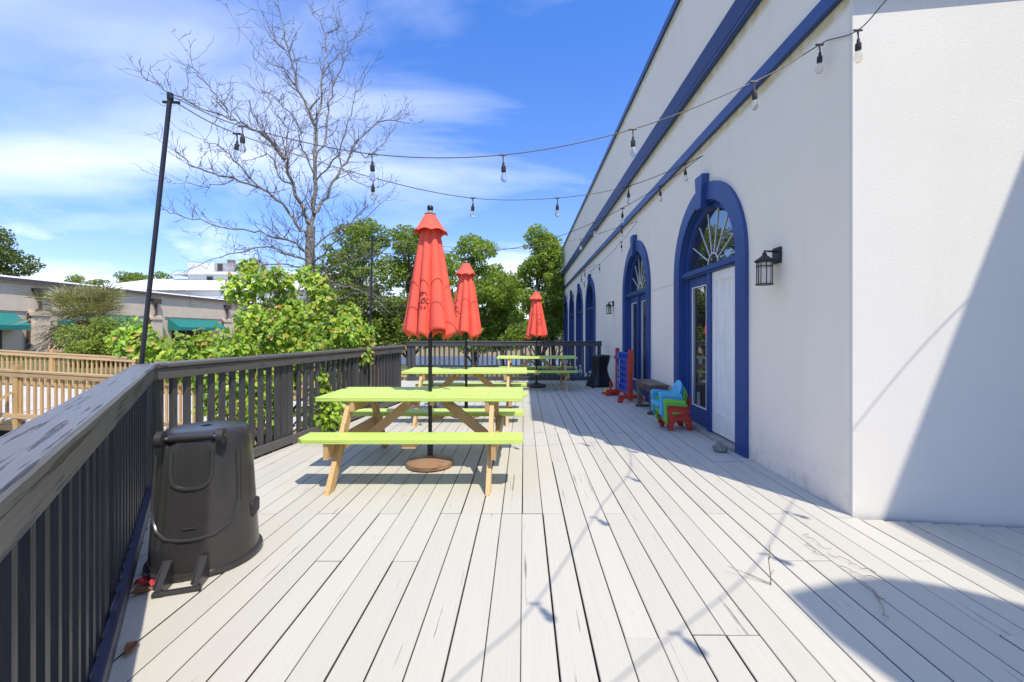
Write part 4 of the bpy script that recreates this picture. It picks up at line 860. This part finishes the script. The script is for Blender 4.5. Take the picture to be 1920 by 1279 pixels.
# ---------------------------------------------------------------- vegetation
bark_l = M('pale_bark', (.185, .17, .148), .9, .5, 14, .7, 40); bark_d = M('dark_bark', (.085, .065, .048), .9, .3, 8, .6, 30); stem_m = M('shrub_stem', (.12, .085, .055), .8, .3)
twig_m = M('grey_twig', (.115, .10, .085), .9, .4, 9)
LIMBS = [[(-6.89, 14, 0.99, 0.2), (-6.96, 14, 2.74, 0.17), (-7.02, 14, 3.96, 0.15), (-6.98, 14, 4.75, 0.13)], [(-6.98, 14, 4.75, 0.1), (-7.18, 13.8, 5.3, 0.09), (-7.32, 13.5, 5.97, 0.075), (-7.38, 13.2, 6.61, 0.06), (-7.59, 13, 6.94, 0.05), (-7.81, 12.7, 7.21, 0.04)], [(-6.98, 14, 4.75, 0.1), (-6.91, 14.1, 5.74, 0.1), (-6.92, 14.2, 7.02, 0.085), (-7.01, 14.3, 8.13, 0.075), (-7.22, 14.2, 8.79, 0.06), (-7.56, 14.2, 9.5, 0.05), (-7.7, 14.1, 10.32, 0.04), (-7.88, 14, 11.14, 0.03), (-8.09, 14, 12.1, 0.018)], [(-7.01, 14.3, 7.95, 0.05), (-6.92, 14.6, 9.18, 0.045), (-6.99, 14.8, 10.22, 0.038), (-6.94, 15, 11.28, 0.03), (-7.16, 15, 12.21, 0.02), (-7.63, 15, 12.87, 0.014)], [(-6.92, 14.2, 7.02, 0.05), (-6.71, 14.5, 8.22, 0.045), (-6.66, 14.8, 9.48, 0.04), (-6.41, 15, 10.53, 0.03), (-6.13, 15, 11.46, 0.022), (-5.66, 15, 12.03, 0.014)], [(-6.89, 14, 5.18, 0.08), (-6.66, 14.4, 5.84, 0.07), (-6.33, 14.8, 6.98, 0.06), (-6.04, 15, 7.71, 0.05), (-5.55, 15.2, 8.37, 0.04), (-5.11, 15.3, 8.89, 0.03), (-4.11, 15.5, 8.8, 0.014)], [(-6.04, 15, 7.71, 0.035), (-5.58, 15.3, 7.65, 0.028), (-5.08, 15.5, 8.22, 0.02), (-4.43, 15.6, 9.24, 0.012)], [(-7.38, 13.2, 6.61, 0.05), (-7.69, 12.9, 7.14, 0.045), (-8.14, 12.6, 7.32, 0.04), (-8.56, 12.4, 7.53, 0.033), (-9.1, 12.2, 7.66, 0.027), (-9.78, 12, 7.93, 0.02), (-10.37, 11.9, 8.25, 0.015), (-10.8, 11.8, 8.63, 0.01)], [(-8.56, 12.4, 7.53, 0.026), (-8.87, 12.3, 8.1, 0.022), (-9.26, 12.2, 8.57, 0.016), (-9.53, 12.1, 9.12, 0.009)], [(-7.0, 14, 4.31, 0.08), (-7.3, 13.7, 4.76, 0.07), (-7.6, 13.4, 5.35, 0.06), (-8.0, 13, 5.64, 0.05), (-8.54, 12.6, 5.82, 0.04), (-9.1, 12.3, 5.91, 0.03), (-9.55, 12, 6.13, 0.02), (-10.0, 11.9, 6.54, 0.011)], [(-8.0, 13, 5.64, 0.035), (-8.51, 12.8, 6.29, 0.028), (-8.92, 12.7, 6.73, 0.02), (-9.4, 12.6, 6.92, 0.012), (-9.72, 12.5, 7.11, 0.008)], [(-7.02, 14, 3.82, 0.06), (-7.34, 13.6, 4.14, 0.05), (-7.71, 13.2, 4.22, 0.04), (-8.35, 12.8, 4.37, 0.033), (-9.09, 12.5, 4.42, 0.026), (-9.71, 12.2, 4.61, 0.018), (-10.15, 12, 4.75, 0.01)], [(-7.02, 14, 3.61, 0.05), (-7.37, 13.5, 3.73, 0.042), (-7.89, 13.1, 3.92, 0.035), (-8.29, 12.7, 3.71, 0.028), (-8.71, 12.4, 3.5, 0.02), (-9.26, 12.1, 3.15, 0.011)], [(-7.0, 14, 3.43, 0.045), (-7.29, 13.5, 3.36, 0.035), (-7.81, 13.1, 3.38, 0.028), (-8.19, 12.8, 3.17, 0.02), (-8.69, 12.6, 2.75, 0.012), (-8.91, 12.5, 2.27, 0.008)], [(-6.96, 14, 3.96, 0.05), (-6.51, 14.2, 4.53, 0.04), (-5.98, 14.4, 4.85, 0.03), (-5.33, 14.6, 5.35, 0.02), (-4.57, 14.8, 6.0, 0.012)], [(-6.95, 14, 3.43, 0.05), (-6.29, 13.6, 3.88, 0.04), (-5.69, 13.3, 4.33, 0.03), (-5.27, 13.1, 4.69, 0.02), (-4.75, 13, 5.07, 0.012)], [(-6.95, 14, 3.08, 0.05), (-6.15, 13.6, 3.29, 0.04), (-5.31, 13.2, 3.48, 0.03), (-4.58, 13, 3.64, 0.02), (-3.98, 12.9, 3.72, 0.01)], [(-6.93, 14, 2.74, 0.05), (-6.02, 13.5, 2.77, 0.04), (-5.19, 13.1, 2.64, 0.03), (-4.55, 12.9, 2.3, 0.02), (-3.95, 12.8, 1.81, 0.01)], [(-6.93, 14, 2.38, 0.045), (-5.9, 13.4, 2.34, 0.035), (-5.11, 13.1, 2.48, 0.028), (-4.55, 12.9, 2.43, 0.02), (-3.87, 12.8, 2.13, 0.01)], [(-7.32, 13.5, 5.97, 0.04), (-7.85, 13.6, 6.26, 0.03), (-8.17, 13.7, 6.99, 0.025), (-8.7, 13.6, 6.77, 0.016)], [(-7.38, 13.2, 6.61, 0.03), (-7.46, 13.5, 7.58, 0.025), (-7.85, 13.6, 8.22, 0.02), (-8.25, 13.7, 8.87, 0.013), (-8.85, 13.7, 9.21, 0.01)], [(-6.91, 14.1, 6.45, 0.04), (-7.0, 13.6, 7.11, 0.03), (-7.02, 13.3, 7.73, 0.025), (-7.62, 13.2, 8.43, 0.016), (-8.06, 13.1, 8.7, 0.01)], [(-6.92, 14.2, 6.31, 0.04), (-6.16, 13.8, 6.85, 0.03), (-5.6, 13.5, 7.75, 0.024), (-5.31, 13.4, 8.54, 0.017), (-4.85, 13.3, 9.48, 0.01)], [(-6.33, 14.8, 6.98, 0.035), (-5.97, 14.6, 6.63, 0.025), (-5.22, 14.3, 6.16, 0.018), (-4.53, 14.1, 6.18, 0.01)], [(-8.54, 12.6, 5.82, 0.022), (-9.02, 12.4, 5.52, 0.016), (-9.64, 12.2, 5.52, 0.01), (-10.04, 12.1, 5.57, 0.006)], [(-7.56, 14.2, 9.5, 0.03), (-7.97, 14.1, 9.97, 0.022), (-8.44, 14, 10.17, 0.015), (-9.59, 13.9, 11.59, 0.008)], [(-7.7, 14.1, 10.32, 0.025), (-8.09, 14, 10.79, 0.018), (-8.44, 14, 11.49, 0.01)], [(-6.99, 14.8, 10.22, 0.025), (-6.33, 14.8, 10.96, 0.018), (-6.48, 14.8, 11.7, 0.012), (-6.33, 14.8, 12.34, 0.008)]]
def bare_tree():
    t = thing('bare_tree', 'tall leafless tree with grey spreading branches rising behind the leafy shrub', 'tree', (-6.9, 14, -1.1), world=True)
    rd = random.Random(11); tr = MB(); tr.tube([(-6.86, 14, -1.15), (-6.88, 14, .2)]+[p[:3] for p in LIMBS[0]], [.26, .22]+[p[3] for p in LIMBS[0]], 12); tr.build('trunk', bark_l, t, smooth=True)
    lm = MB(); tw = MB()
    def twig(p, d, L, r, lev):
        n = 4 if lev else 5; pts = [p]; q = Vector(p); dd = Vector(d); rs = [r]
        for i in range(n):
            dd = (dd+Vector((rd.gauss(0, .22), rd.gauss(0, .22), rd.gauss(.07, .2)))).normalized(); q = q+dd*L/n; pts.append(q.copy()); rs.append(max(.0042, r*(1-.8*(i+1)/n)))
            if lev < 2 and rd.random() < (.6 if lev == 0 else .35):
                sd = (dd+Vector((rd.gauss(0, .8), rd.gauss(0, .8), rd.gauss(.25, .5)))).normalized(); twig(q, sd, L*rd.uniform(.3, .6), max(.0048, r*.55), lev+1)
        tw.tube(pts, rs, 4, caps=False)
    for li, l in enumerate(LIMBS[1:]):
        cp = cat_pts([p[:3] for p in l], 4); nn = len(cp); r0 = [p[3] for p in l]; rs = []
        for i in range(nn):
            f = i/(nn-1)*(len(l)-1); k = min(int(f), len(l)-2); rs.append(.66*(r0[k]+(r0[k+1]-r0[k])*(f-k)))
        cp = [p+Vector((rd.gauss(0, .028), rd.gauss(0, .05), rd.gauss(0, .028)))*(i > 0) for i, p in enumerate(cp)]
        lm.tube(cp, rs, 7, caps=False)
        for i in range(1, nn-1):
            d = (cp[min(i+1, nn-1)]-cp[i-1]).normalized(); r = rs[i]
            for _ in range(2 if r < .05 else 1):
                if rd.random() < .72:
                    sd = (d*.6+Vector((rd.gauss(0, .75), rd.gauss(0, .9), rd.gauss(.35, .55)))).normalized()
                    twig(cp[i], sd, rd.uniform(.35, 1.15)*(1.25 if r > .03 else .8), min(.015, max(.0065, r*.4)), 0 if r > .012 else 1)
        twig(cp[-1], (cp[-1]-cp[-3]).normalized(), rd.uniform(.4, .8), .006, 0)
    lm.build('branch', bark_l, t, smooth=True)['kind'] = 'stuff'
    tw.build('twig', twig_m, t, recalc=False)['kind'] = 'stuff'
bare_tree()

def blob_points(centers, n, squash=.85):
    """points spread in clump volumes, denser on the outside"""
    c = np.array(centers); w_ = c[:, 3]**2; k = rng.choice(len(c), n, p=w_/w_.sum()); d = unit(rng.normal(size=(n, 3))); rr = rng.uniform(.35, 1.0, n)**.6
    return c[k, :3]+d*(rr*c[k, 3])[:, None]*np.array([1, 1, squash]), d
LEAFS = {n: leafmat('leaf_'+n, c, tr) for n, c, tr in (('mid', (.225, .305, .05), .44), ('dark', (.13, .19, .04), .4), ('light', (.30, .37, .06), .42), ('pinegreen', (.085, .12, .03), .25), ('olive', (.18, .20, .05), .3), ('cyp', (.30, .40, .06), .45), ('cypd', (.18, .26, .05), .4))}
def leafy_tree(name, label, base, top, rx, ry, n=11000, size=.2, mats=('mid', 'dark', 'light'), nb=26, low=.25, trunk=.2, seed=1, lean=0, shape='round', group='green trees behind the deck', bare=0.0):
    rd = random.Random(seed); x, y, z0 = base; t = thing(name, label, 'tree', base, world=True, group=group); h = top-z0
    zc0 = z0+h*low
    cl = []
    for i in range(nb):
        f = (i+.5)/nb; z = zc0+(top-zc0)*f
        env = math.sin(PI*min(1, .14+f*.80))**.55 if shape == 'round' else (1-f)**.6*.95+.16
        a = rd.uniform(0, 2*PI); q = rd.uniform(.25, .95)*env; rad = (.27+.22*rd.random())*(rx+ry)/2*(.75+.4*env)
        cl.append((x+lean*f+math.cos(a)*q*rx, y+math.sin(a)*q*ry, z-rad*.3, rad))
    for i in range(nb//2):
        f = rd.uniform(.05, .9); env = (math.sin(PI*min(1, .12+f*.88))**.6 if shape == 'round' else (1-f)**.75*.95+.12); a = rd.uniform(PI, 2*PI); rad = rd.uniform(.12, .22)*rx
        cl.append((x+lean*f+math.cos(a)*rx*env*rd.uniform(.8, 1.08), y+math.sin(a)*ry*env*.9, zc0+(top-zc0)*f, rad))
    P_, d = blob_points(cl, n, .62); V, F = leaf_quads(P_, size, .5, .7, d*.5, .15)
    hi = (P_[:, 2]-z0)/h; mi = rng.choice(3, n, p=[.46, .28, .26]); np_mesh('crown', V, F, [LEAFS[m] for m in mats], mi, t)
    tk = MB(); tp = [Vector((x, y, z0-.2)), Vector((x+rd.uniform(-.1, .1), y, z0+h*.2)), Vector((x+lean*.4+rd.uniform(-.2, .2), y, z0+h*.5)), Vector((x+lean*.9, y, z0+h*.88))]
    tk.tube(cat_pts(tp, 4), [trunk*(1-.85*i/12) for i in range(13)], 9); tk.build('trunk', bark_d, t, smooth=True)
    lb = MB()
    for c in cl[:nb]:
        f = max(.12, min(.85, (c[2]-z0)/h-.16)); s = cat_pts(tp, 4)[int(f*12)]; e = Vector(c[:3]); lb.tube([s, s.lerp(e, .55)+Vector((0, 0, -.04*h*.3)), e], [trunk*.32*(1-f*.6), trunk*.2*(1-f*.5), .015], 5, caps=False)
    lb.build('limb', bark_d, t)['kind'] = 'stuff'
    return t
G1 = -1.1
leafy_tree('oak_tree', 'broad green oak standing behind the bare tree branches, left of the nearest parasol', (-11.6, 30.0, G1), 9.2, 3.0, 2.8, 22000, .19, ('mid', 'dark', 'light'), 30, .18, .26, 3)
leafy_tree('oak_tree', 'green oak half hidden behind the nearest parasol', (-8.2, 30.6, G1), 8.9, 2.9, 2.6, 18000, .2, ('mid', 'dark', 'light'), 26, .2, .24, 5)
leafy_tree('elm_tree', 'light green tree with open crown behind the middle parasol', (-3.2, 27.2, G1), 7.5, 2.5, 2.6, 18000, .17, ('cyp', 'cypd', 'mid'), 28, .16, .2, 8)
leafy_tree('elm_tree', 'lower light green tree between the middle and the smallest parasol', (-1.4, 29.0, G1), 6.0, 1.9, 2.0, 12000, .17, ('cyp', 'cypd', 'light'), 20, .2, .15, 9)
leafy_tree('cypress_tree', 'tall feathery bright green cypress left of the far end of the white building', (.9, 24.8, G1), 7.4, 1.95, 1.9, 20000, .145, ('cyp', 'cypd', 'light'), 36, .24, .17, 12, shape='cone')
leafy_tree('cypress_tree', 'second feathery cypress close against the far end of the white building', (2.1, 29.5, G1), 7.8, 1.8, 1.7, 15000, .155, ('cyp', 'cypd', 'light'), 30, .24, .17, 14, shape='cone')
for i, (x, y, z, top, rx, lb) in enumerate([(-15.0, 27, G1, 3.9, 2.6, 'dark bushy tree low behind the shrub, below the bare branches'), (-17.5, 55, -.4, 5.4, 3.6, 'dark bushy tree across the pond behind the stair end of the railing'), (-11.6, 55, -.4, 4.6, 3.2, 'dark bushy tree across the pond under the nearest parasol'), (-6.3, 56, -.4, 4.2, 3.0, 'bushy tree across the pond between the first two parasol poles')]):
    leafy_tree('bushy_tree', lb, (x, y, z), top, rx, rx*.9, 7000, .26 if y > 50 else .17, ('dark', 'mid', 'pinegreen'), 16, .02, .12, 30+i)
for i, (x, y, top, rx, lb) in enumerate([(-42, 92, 11, 6, 'distant dark tree left of the oaks beyond the pond'), (-27, 96, 12, 6, 'distant tree behind the first oak'), (-15, 95, 10.5, 5.5, 'distant tree seen between the two nearer parasols'), (-6.5, 97, 9.5, 5, 'distant tree beyond the pond behind the light green trees'), (1.5, 99, 9, 4.5, 'distant tree beyond the parked cars'), (8.5, 96, 10, 5, 'distant tree beyond the white tent')]):
    leafy_tree('distant_tree', lb, (x, y, -.4), top, rx, rx, 3600, .55, ('mid', 'dark', 'olive'), 16, .12, .3, 50+i, group='distant trees beyond the pond')
leafy_tree('pine_tree', 'large dark evergreen tree at the left edge above the beige roof', (-76.5, 60, -.5), 16.3, 6.6, 5, 15000, .42, ('pinegreen', 'dark', 'olive'), 32, .3, .5, 71, group='trees behind the beige roof')
for i, (px, top, Y, rx, lb) in enumerate([(150, 10.6, 70, 3.0, 'small round treetop showing over the beige roof, nearest the pine'), (178, 10.2, 72, 2.4, 'lowest treetop showing over the beige roof'), (228, 11.6, 75, 3.2, 'green treetop over the beige roof left of the pole'), (265, 11.9, 76, 3.4, 'green treetop over the beige roof just left of the leaning pole'), (292, 12.2, 77, 3.2, 'green treetop between the leaning pole and the far white building')]):
    leafy_tree('treetop', lb, ((px-982)/800*Y, Y, -.5), top, rx, rx, 4200, .33, ('mid', 'dark', 'light'), 16, .45, .3, 80+i, group='trees behind the beige roof')

# palm clump with dead skirt
pf_g = leafmat('palm_frond_green', (.30, .29, .12), .2); pf_d = leafmat('palm_frond_dry', (.44, .34, .22), .15)
def palm():
    c = Vector((-27.4, 26.6, -.5)); t = thing('palm', 'shaggy palm clump with dry hanging fronds in front of the beige building', 'palm', tuple(c), world=True); rd = random.Random(21)
    MB().tube([c+Vector((0, 0, -.2)), c+Vector((0, 0, 2.5))], [.45, .3], 10).build('trunk', bark_d, t)
    for k in range(210):
        f = k/210; el = R(82-150*f+rd.uniform(-12, 12)); a = rd.uniform(0, 2*PI); d = Vector((math.cos(a)*math.cos(el), math.sin(a)*math.cos(el), math.sin(el)))
        org = c+Vector((rd.uniform(-1.1, 1.1), rd.uniform(-.7, .7), 2.35+.6*(1-f)-.5*f)); L = rd.uniform(1.5, 2.3); tip = org+d*L; sd = d.cross(Vector((0, 0, 1)));  sd = sd.normalized() if sd.length > .05 else Vector((1, 0, 0)); nn = sd.cross(d).normalized()
        m = MB(); m.tube([org, org+d*L*.45, org+d*L*.62-Vector((0, 0, .02))], .018, 3, caps=False); hub = org+d*L*.55
        for q in range(12):
            b_ = -1.25+2.5*q/11; dd = (d*math.cos(b_)+sd*math.sin(b_)+nn*rd.uniform(-.15, .15)).normalized(); ll = L*rd.uniform(.5, .72); e = hub+dd*ll-Vector((0, 0, .16*ll+.12*f)); w_ = dd.cross(nn).normalized()*.034; mid = hub+dd*ll*.5-Vector((0, 0, .02))
            m.add([hub, mid+w_, e, mid-w_], [(0, 1, 2, 3)])
        fr = m.build('frond', pf_g if f < .45+rd.uniform(-.2, .2) else pf_d, t, recalc=False)
palm()
def bush(name, label, c, rx, ry, h, n, size, mats, nb=14, seed=1, aspect=.5, group=None, up=.5):
    rd = random.Random(seed); t = thing(name, label, 'bush', c, world=True, group=group); cl = []
    for i in range(nb):
        a = rd.uniform(0, 2*PI); q = math.sqrt(rd.random())*.8; cl.append((c[0]+math.cos(a)*q*rx, c[1]+math.sin(a)*q*ry, c[2]+h*(.25+.6*rd.random()*(1-q*.6)), rd.uniform(.28, .42)*min(rx, h)))
    P_, d = blob_points(cl, n, .9); P_[:, 2] = np.maximum(P_[:, 2], c[2]+.03); V, F = leaf_quads(P_, size, up, aspect, d*.7)
    np_mesh('foliage', V, F, [LEAFS[m] for m in mats], rng.choice(len(mats), n), t)
    sm = MB()
    for q in cl: sm.tube([Vector(c)-Vector((0, 0, .1)), Vector(c).lerp(Vector(q[:3]), .5)+Vector((0, 0, .1)), q[:3]], [.03, .02, .008], 4, caps=False)
    sm.build('stem', stem_m, t)['kind'] = 'stuff'
bush('green_bush', 'feathery green bush growing in front of the palm clump', (-21.3, 22.0, -.45), 1.95, 1.7, 2.75, 11000, .15, ('cyp', 'light', 'olive'), 16, 5)
for i, (x, y, lb) in enumerate([(-29.5, 24.8, 'low hedge plant at the far left before the beige wall'), (-28.2, 24.2, 'second low hedge plant before the beige wall, from the left edge'), (-26.6, 24.6, 'low hedge plant beside the palm clump')]): bush('hedge_plant', lb, (x, y, -.5), 1.2, .9, .75, 2200, .12, ('olive', 'light', 'mid'), 9, 40+i, group='low hedge before the beige building')
# small undergrowth behind the deck rail
for i, (x, y, r_, lb) in enumerate([(-4.6, 5.0, .5, 'low weedy plant just outside the rail near the bin'), (-5.3, 10.4, .8, 'rough green undergrowth by the deck stairs'), (-1.0, 14.2, .6, 'low plant outside the far railing')]): bush('undergrowth', lb, (x, y, -1.1), r_, r_, .7, 1300, .09, ('mid', 'dark', 'olive'), 7, 60+i, group='weedy plants around the deck')
# near shrub with broad leaves, yellow-green with orange tips
CL = [(-5.25, 5.6, 1.17, 0.21), (-4.7, 5.4, 1.1, 0.24), (-5.13, 5.7, 1.31, 0.16), (-4.25, 5.3, 1.07, 0.23), (-4.06, 5.5, 1.12, 0.28), (-3.59, 5.3, 1.11, 0.28), (-3.55, 5.6, 1.49, 0.31), (-3.86, 5.8, 1.89, 0.28), (-3.54, 5.7, 1.99, 0.27), (-3.37, 5.9, 2.05, 0.22), (-3.73, 5.8, 2.18, 0.16), (-3.07, 6.3, 1.99, 0.25), (-3.26, 6.4, 2.16, 0.18), (-2.92, 6.2, 1.78, 0.23), (-3.13, 6.0, 1.47, 0.38), (-3.33, 5.7, 1.28, 0.39), (-2.96, 6.2, 1.32, 0.37), (-2.78, 6.5, 1.28, 0.37), (-2.6, 6.7, 1.11, 0.27), (-2.52, 6.9, 1.27, 0.17), (-2.82, 6.9, 1.58, 0.26), (-2.92, 5.6, 1.0, 0.2), (-2.85, 5.75, 1.11, 0.18), (-2.51, 6.6, 0.92, 0.2), (-2.69, 5.5, 0.18, 0.18), (-2.53, 5.62, 0.23, 0.24), (-2.64, 5.6, 0.47, 0.17), (-2.66, 5.55, 0.72, 0.12), (-3.88, 5.2, 0.79, 0.26), (-3.52, 5.2, 0.66, 0.29), (-3.25, 5.4, 0.57, 0.3), (-3.11, 5.7, 0.82, 0.28), (-3.26, 5.1, 0.36, 0.19), (-3.64, 5.0, 0.44, 0.19), (-4.07, 5.0, 0.88, 0.16), (-3.37, 6.1, 1.77, 0.27), (-2.91, 6.8, 0.72, 0.3), (-2.66, 6.4, 0.36, 0.18), (-3.18, 5.5, 0.18, 0.17)]
sh_m = [leafmat('tallow_leaf_yellow', (.47, .56, .07), .42, .4), leafmat('tallow_leaf', (.33, .47, .06), .42, .4), leafmat('tallow_leaf_deep', (.17, .30, .04), .35, .4), leafmat('tallow_leaf_orange', (.50, .34, .07), .35, .4)]
def shrub():
    base = Vector((-3.75, 5.95, -1.1)); t = thing('leafy_shrub', 'bright yellow green shrub with broad leaves and orange tips leaning over the deck railing', 'shrub', tuple(base), world=True)
    rd = random.Random(5); sm = MB(); trunkp = [base-Vector((0, 0, .1)), base+Vector((.05, 0, .8)), base+Vector((.1, -.05, 1.6))]
    for k, c in enumerate(CL):
        e = Vector(c[:3]); s = trunkp[1+(e.z > 1)]+Vector((rd.uniform(-.3, .3), rd.uniform(-.15, .15), -.2)); mid = s.lerp(e, .5)+Vector((0, .05, .12)); sm.tube([trunkp[0]+Vector((rd.uniform(-.2, .2), rd.uniform(-.1, .1), 0)), s, mid, e], [.022, .016, .011, .005], 5, caps=False)
        for q in range(7):
            dd = Vector((rd.gauss(0, 1), rd.gauss(0, 1), rd.gauss(.4, .8))).normalized(); sm.tube([mid.lerp(e, rd.uniform(.3, 1)), e+dd*c[3]*.9], [.004, .0025], 4, caps=False)
    sm.build('stem', stem_m, t, smooth=True)['kind'] = 'stuff'
    # heart shaped leaf, length 1, stalk at the origin, folded at the midrib
    out = [(0, 0), (.10, .26), (.42, .40), (.72, .22), (1.0, 0), (.72, -.22), (.42, -.40), (.10, -.26)]
    LV = np.array([(a, b_, -.35*a*a+.30*abs(b_)) for a, b_ in out]+[(.40, 0, -.06)])
    LF = np.array([(8, 0, 1, 2), (8, 2, 3, 4), (8, 4, 5, 6), (8, 6, 7, 0)])
    n = 9000; c = np.array(CL); c[:, 3] *= np.where(c[:, 2] > 1.35, .74, .86); wgt = c[:, 3]**1.7; k = rng.choice(len(c), n, p=wgt/wgt.sum()); d = unit(rng.normal(size=(n, 3))); rr = rng.uniform(.2, 1.05, n)**.65
    P_ = c[k, :3]+d*(rr*c[k, 3])[:, None]
    # keep them off the deck side except where they spill through or over the rail
    xr = -2.745+.14*(P_[:, 1]-4.283); inside = (P_[:, 0] > xr-.16) & (P_[:, 2] < 1.10); spill = np.isin(k, [24, 25, 26, 27, 22, 23])
    ok = (~inside) | spill; P_, d, k, rr = P_[ok], d[ok], k[ok], rr[ok]; n = len(P_)
    ax = unit(d*.6+rng.normal(size=(n, 3))*.5+np.array([.1, -.25, -.55])); up = unit(d*.7+rng.normal(size=(n, 3))*.35+np.array([.15, -.35, .75])); up = unit(up-ax*(up*ax).sum(1)[:, None]); sd = np.cross(up, ax); L = rng.uniform(.042, .092, n)
    tip = (rr > .80) & (d[:, 2] > -.1); mi = np.where(rng.random(n) < .25, 0, np.where(rng.random(n) < .62, 1, 2)); mi = np.where(tip & (rng.random(n) < .15), 3, mi)
    near = np.argsort(P_[:, 1]-.4*rr*c[k, 3] + np.where(rr > .7, 0, 5) - np.where(d[:, 1] < 0, .5, 0))[:285]; rest = np.setdiff1d(np.arange(n), near)
    V = (P_[rest, None, :]+L[rest, None, None]*(LV[None, :, 0, None]*ax[rest, None]+LV[None, :, 1, None]*sd[rest, None]+LV[None, :, 2, None]*up[rest, None])).reshape(-1, 3)
    F = (np.arange(len(rest))[:, None, None]*9+LF[None]).reshape(-1, 4); np_mesh('foliage', V, F, sh_m, np.repeat(mi[rest], 4), t)['kind'] = 'stuff'
    meshes = []
    for m in sh_m:
        me = bpy.data.meshes.new('leaf'); me.from_pydata([tuple(v) for v in LV], [], [tuple(int(q) for q in f) for f in LF]); me.materials.append(m); meshes.append(me)
    for i in near:
        o = bpy.data.objects.new('leaf', meshes[mi[i]]); col.objects.link(o); o.parent = t
        mt = Matrix(np.stack([ax[i], sd[i], up[i]], 1).tolist()); o.rotation_mode = 'QUATERNION'; o.rotation_quaternion = mt.to_quaternion(); o.location = Vector(P_[i].tolist())-OFF[t]; s = float(L[i]); o.scale = (s, s, s)
shrub()
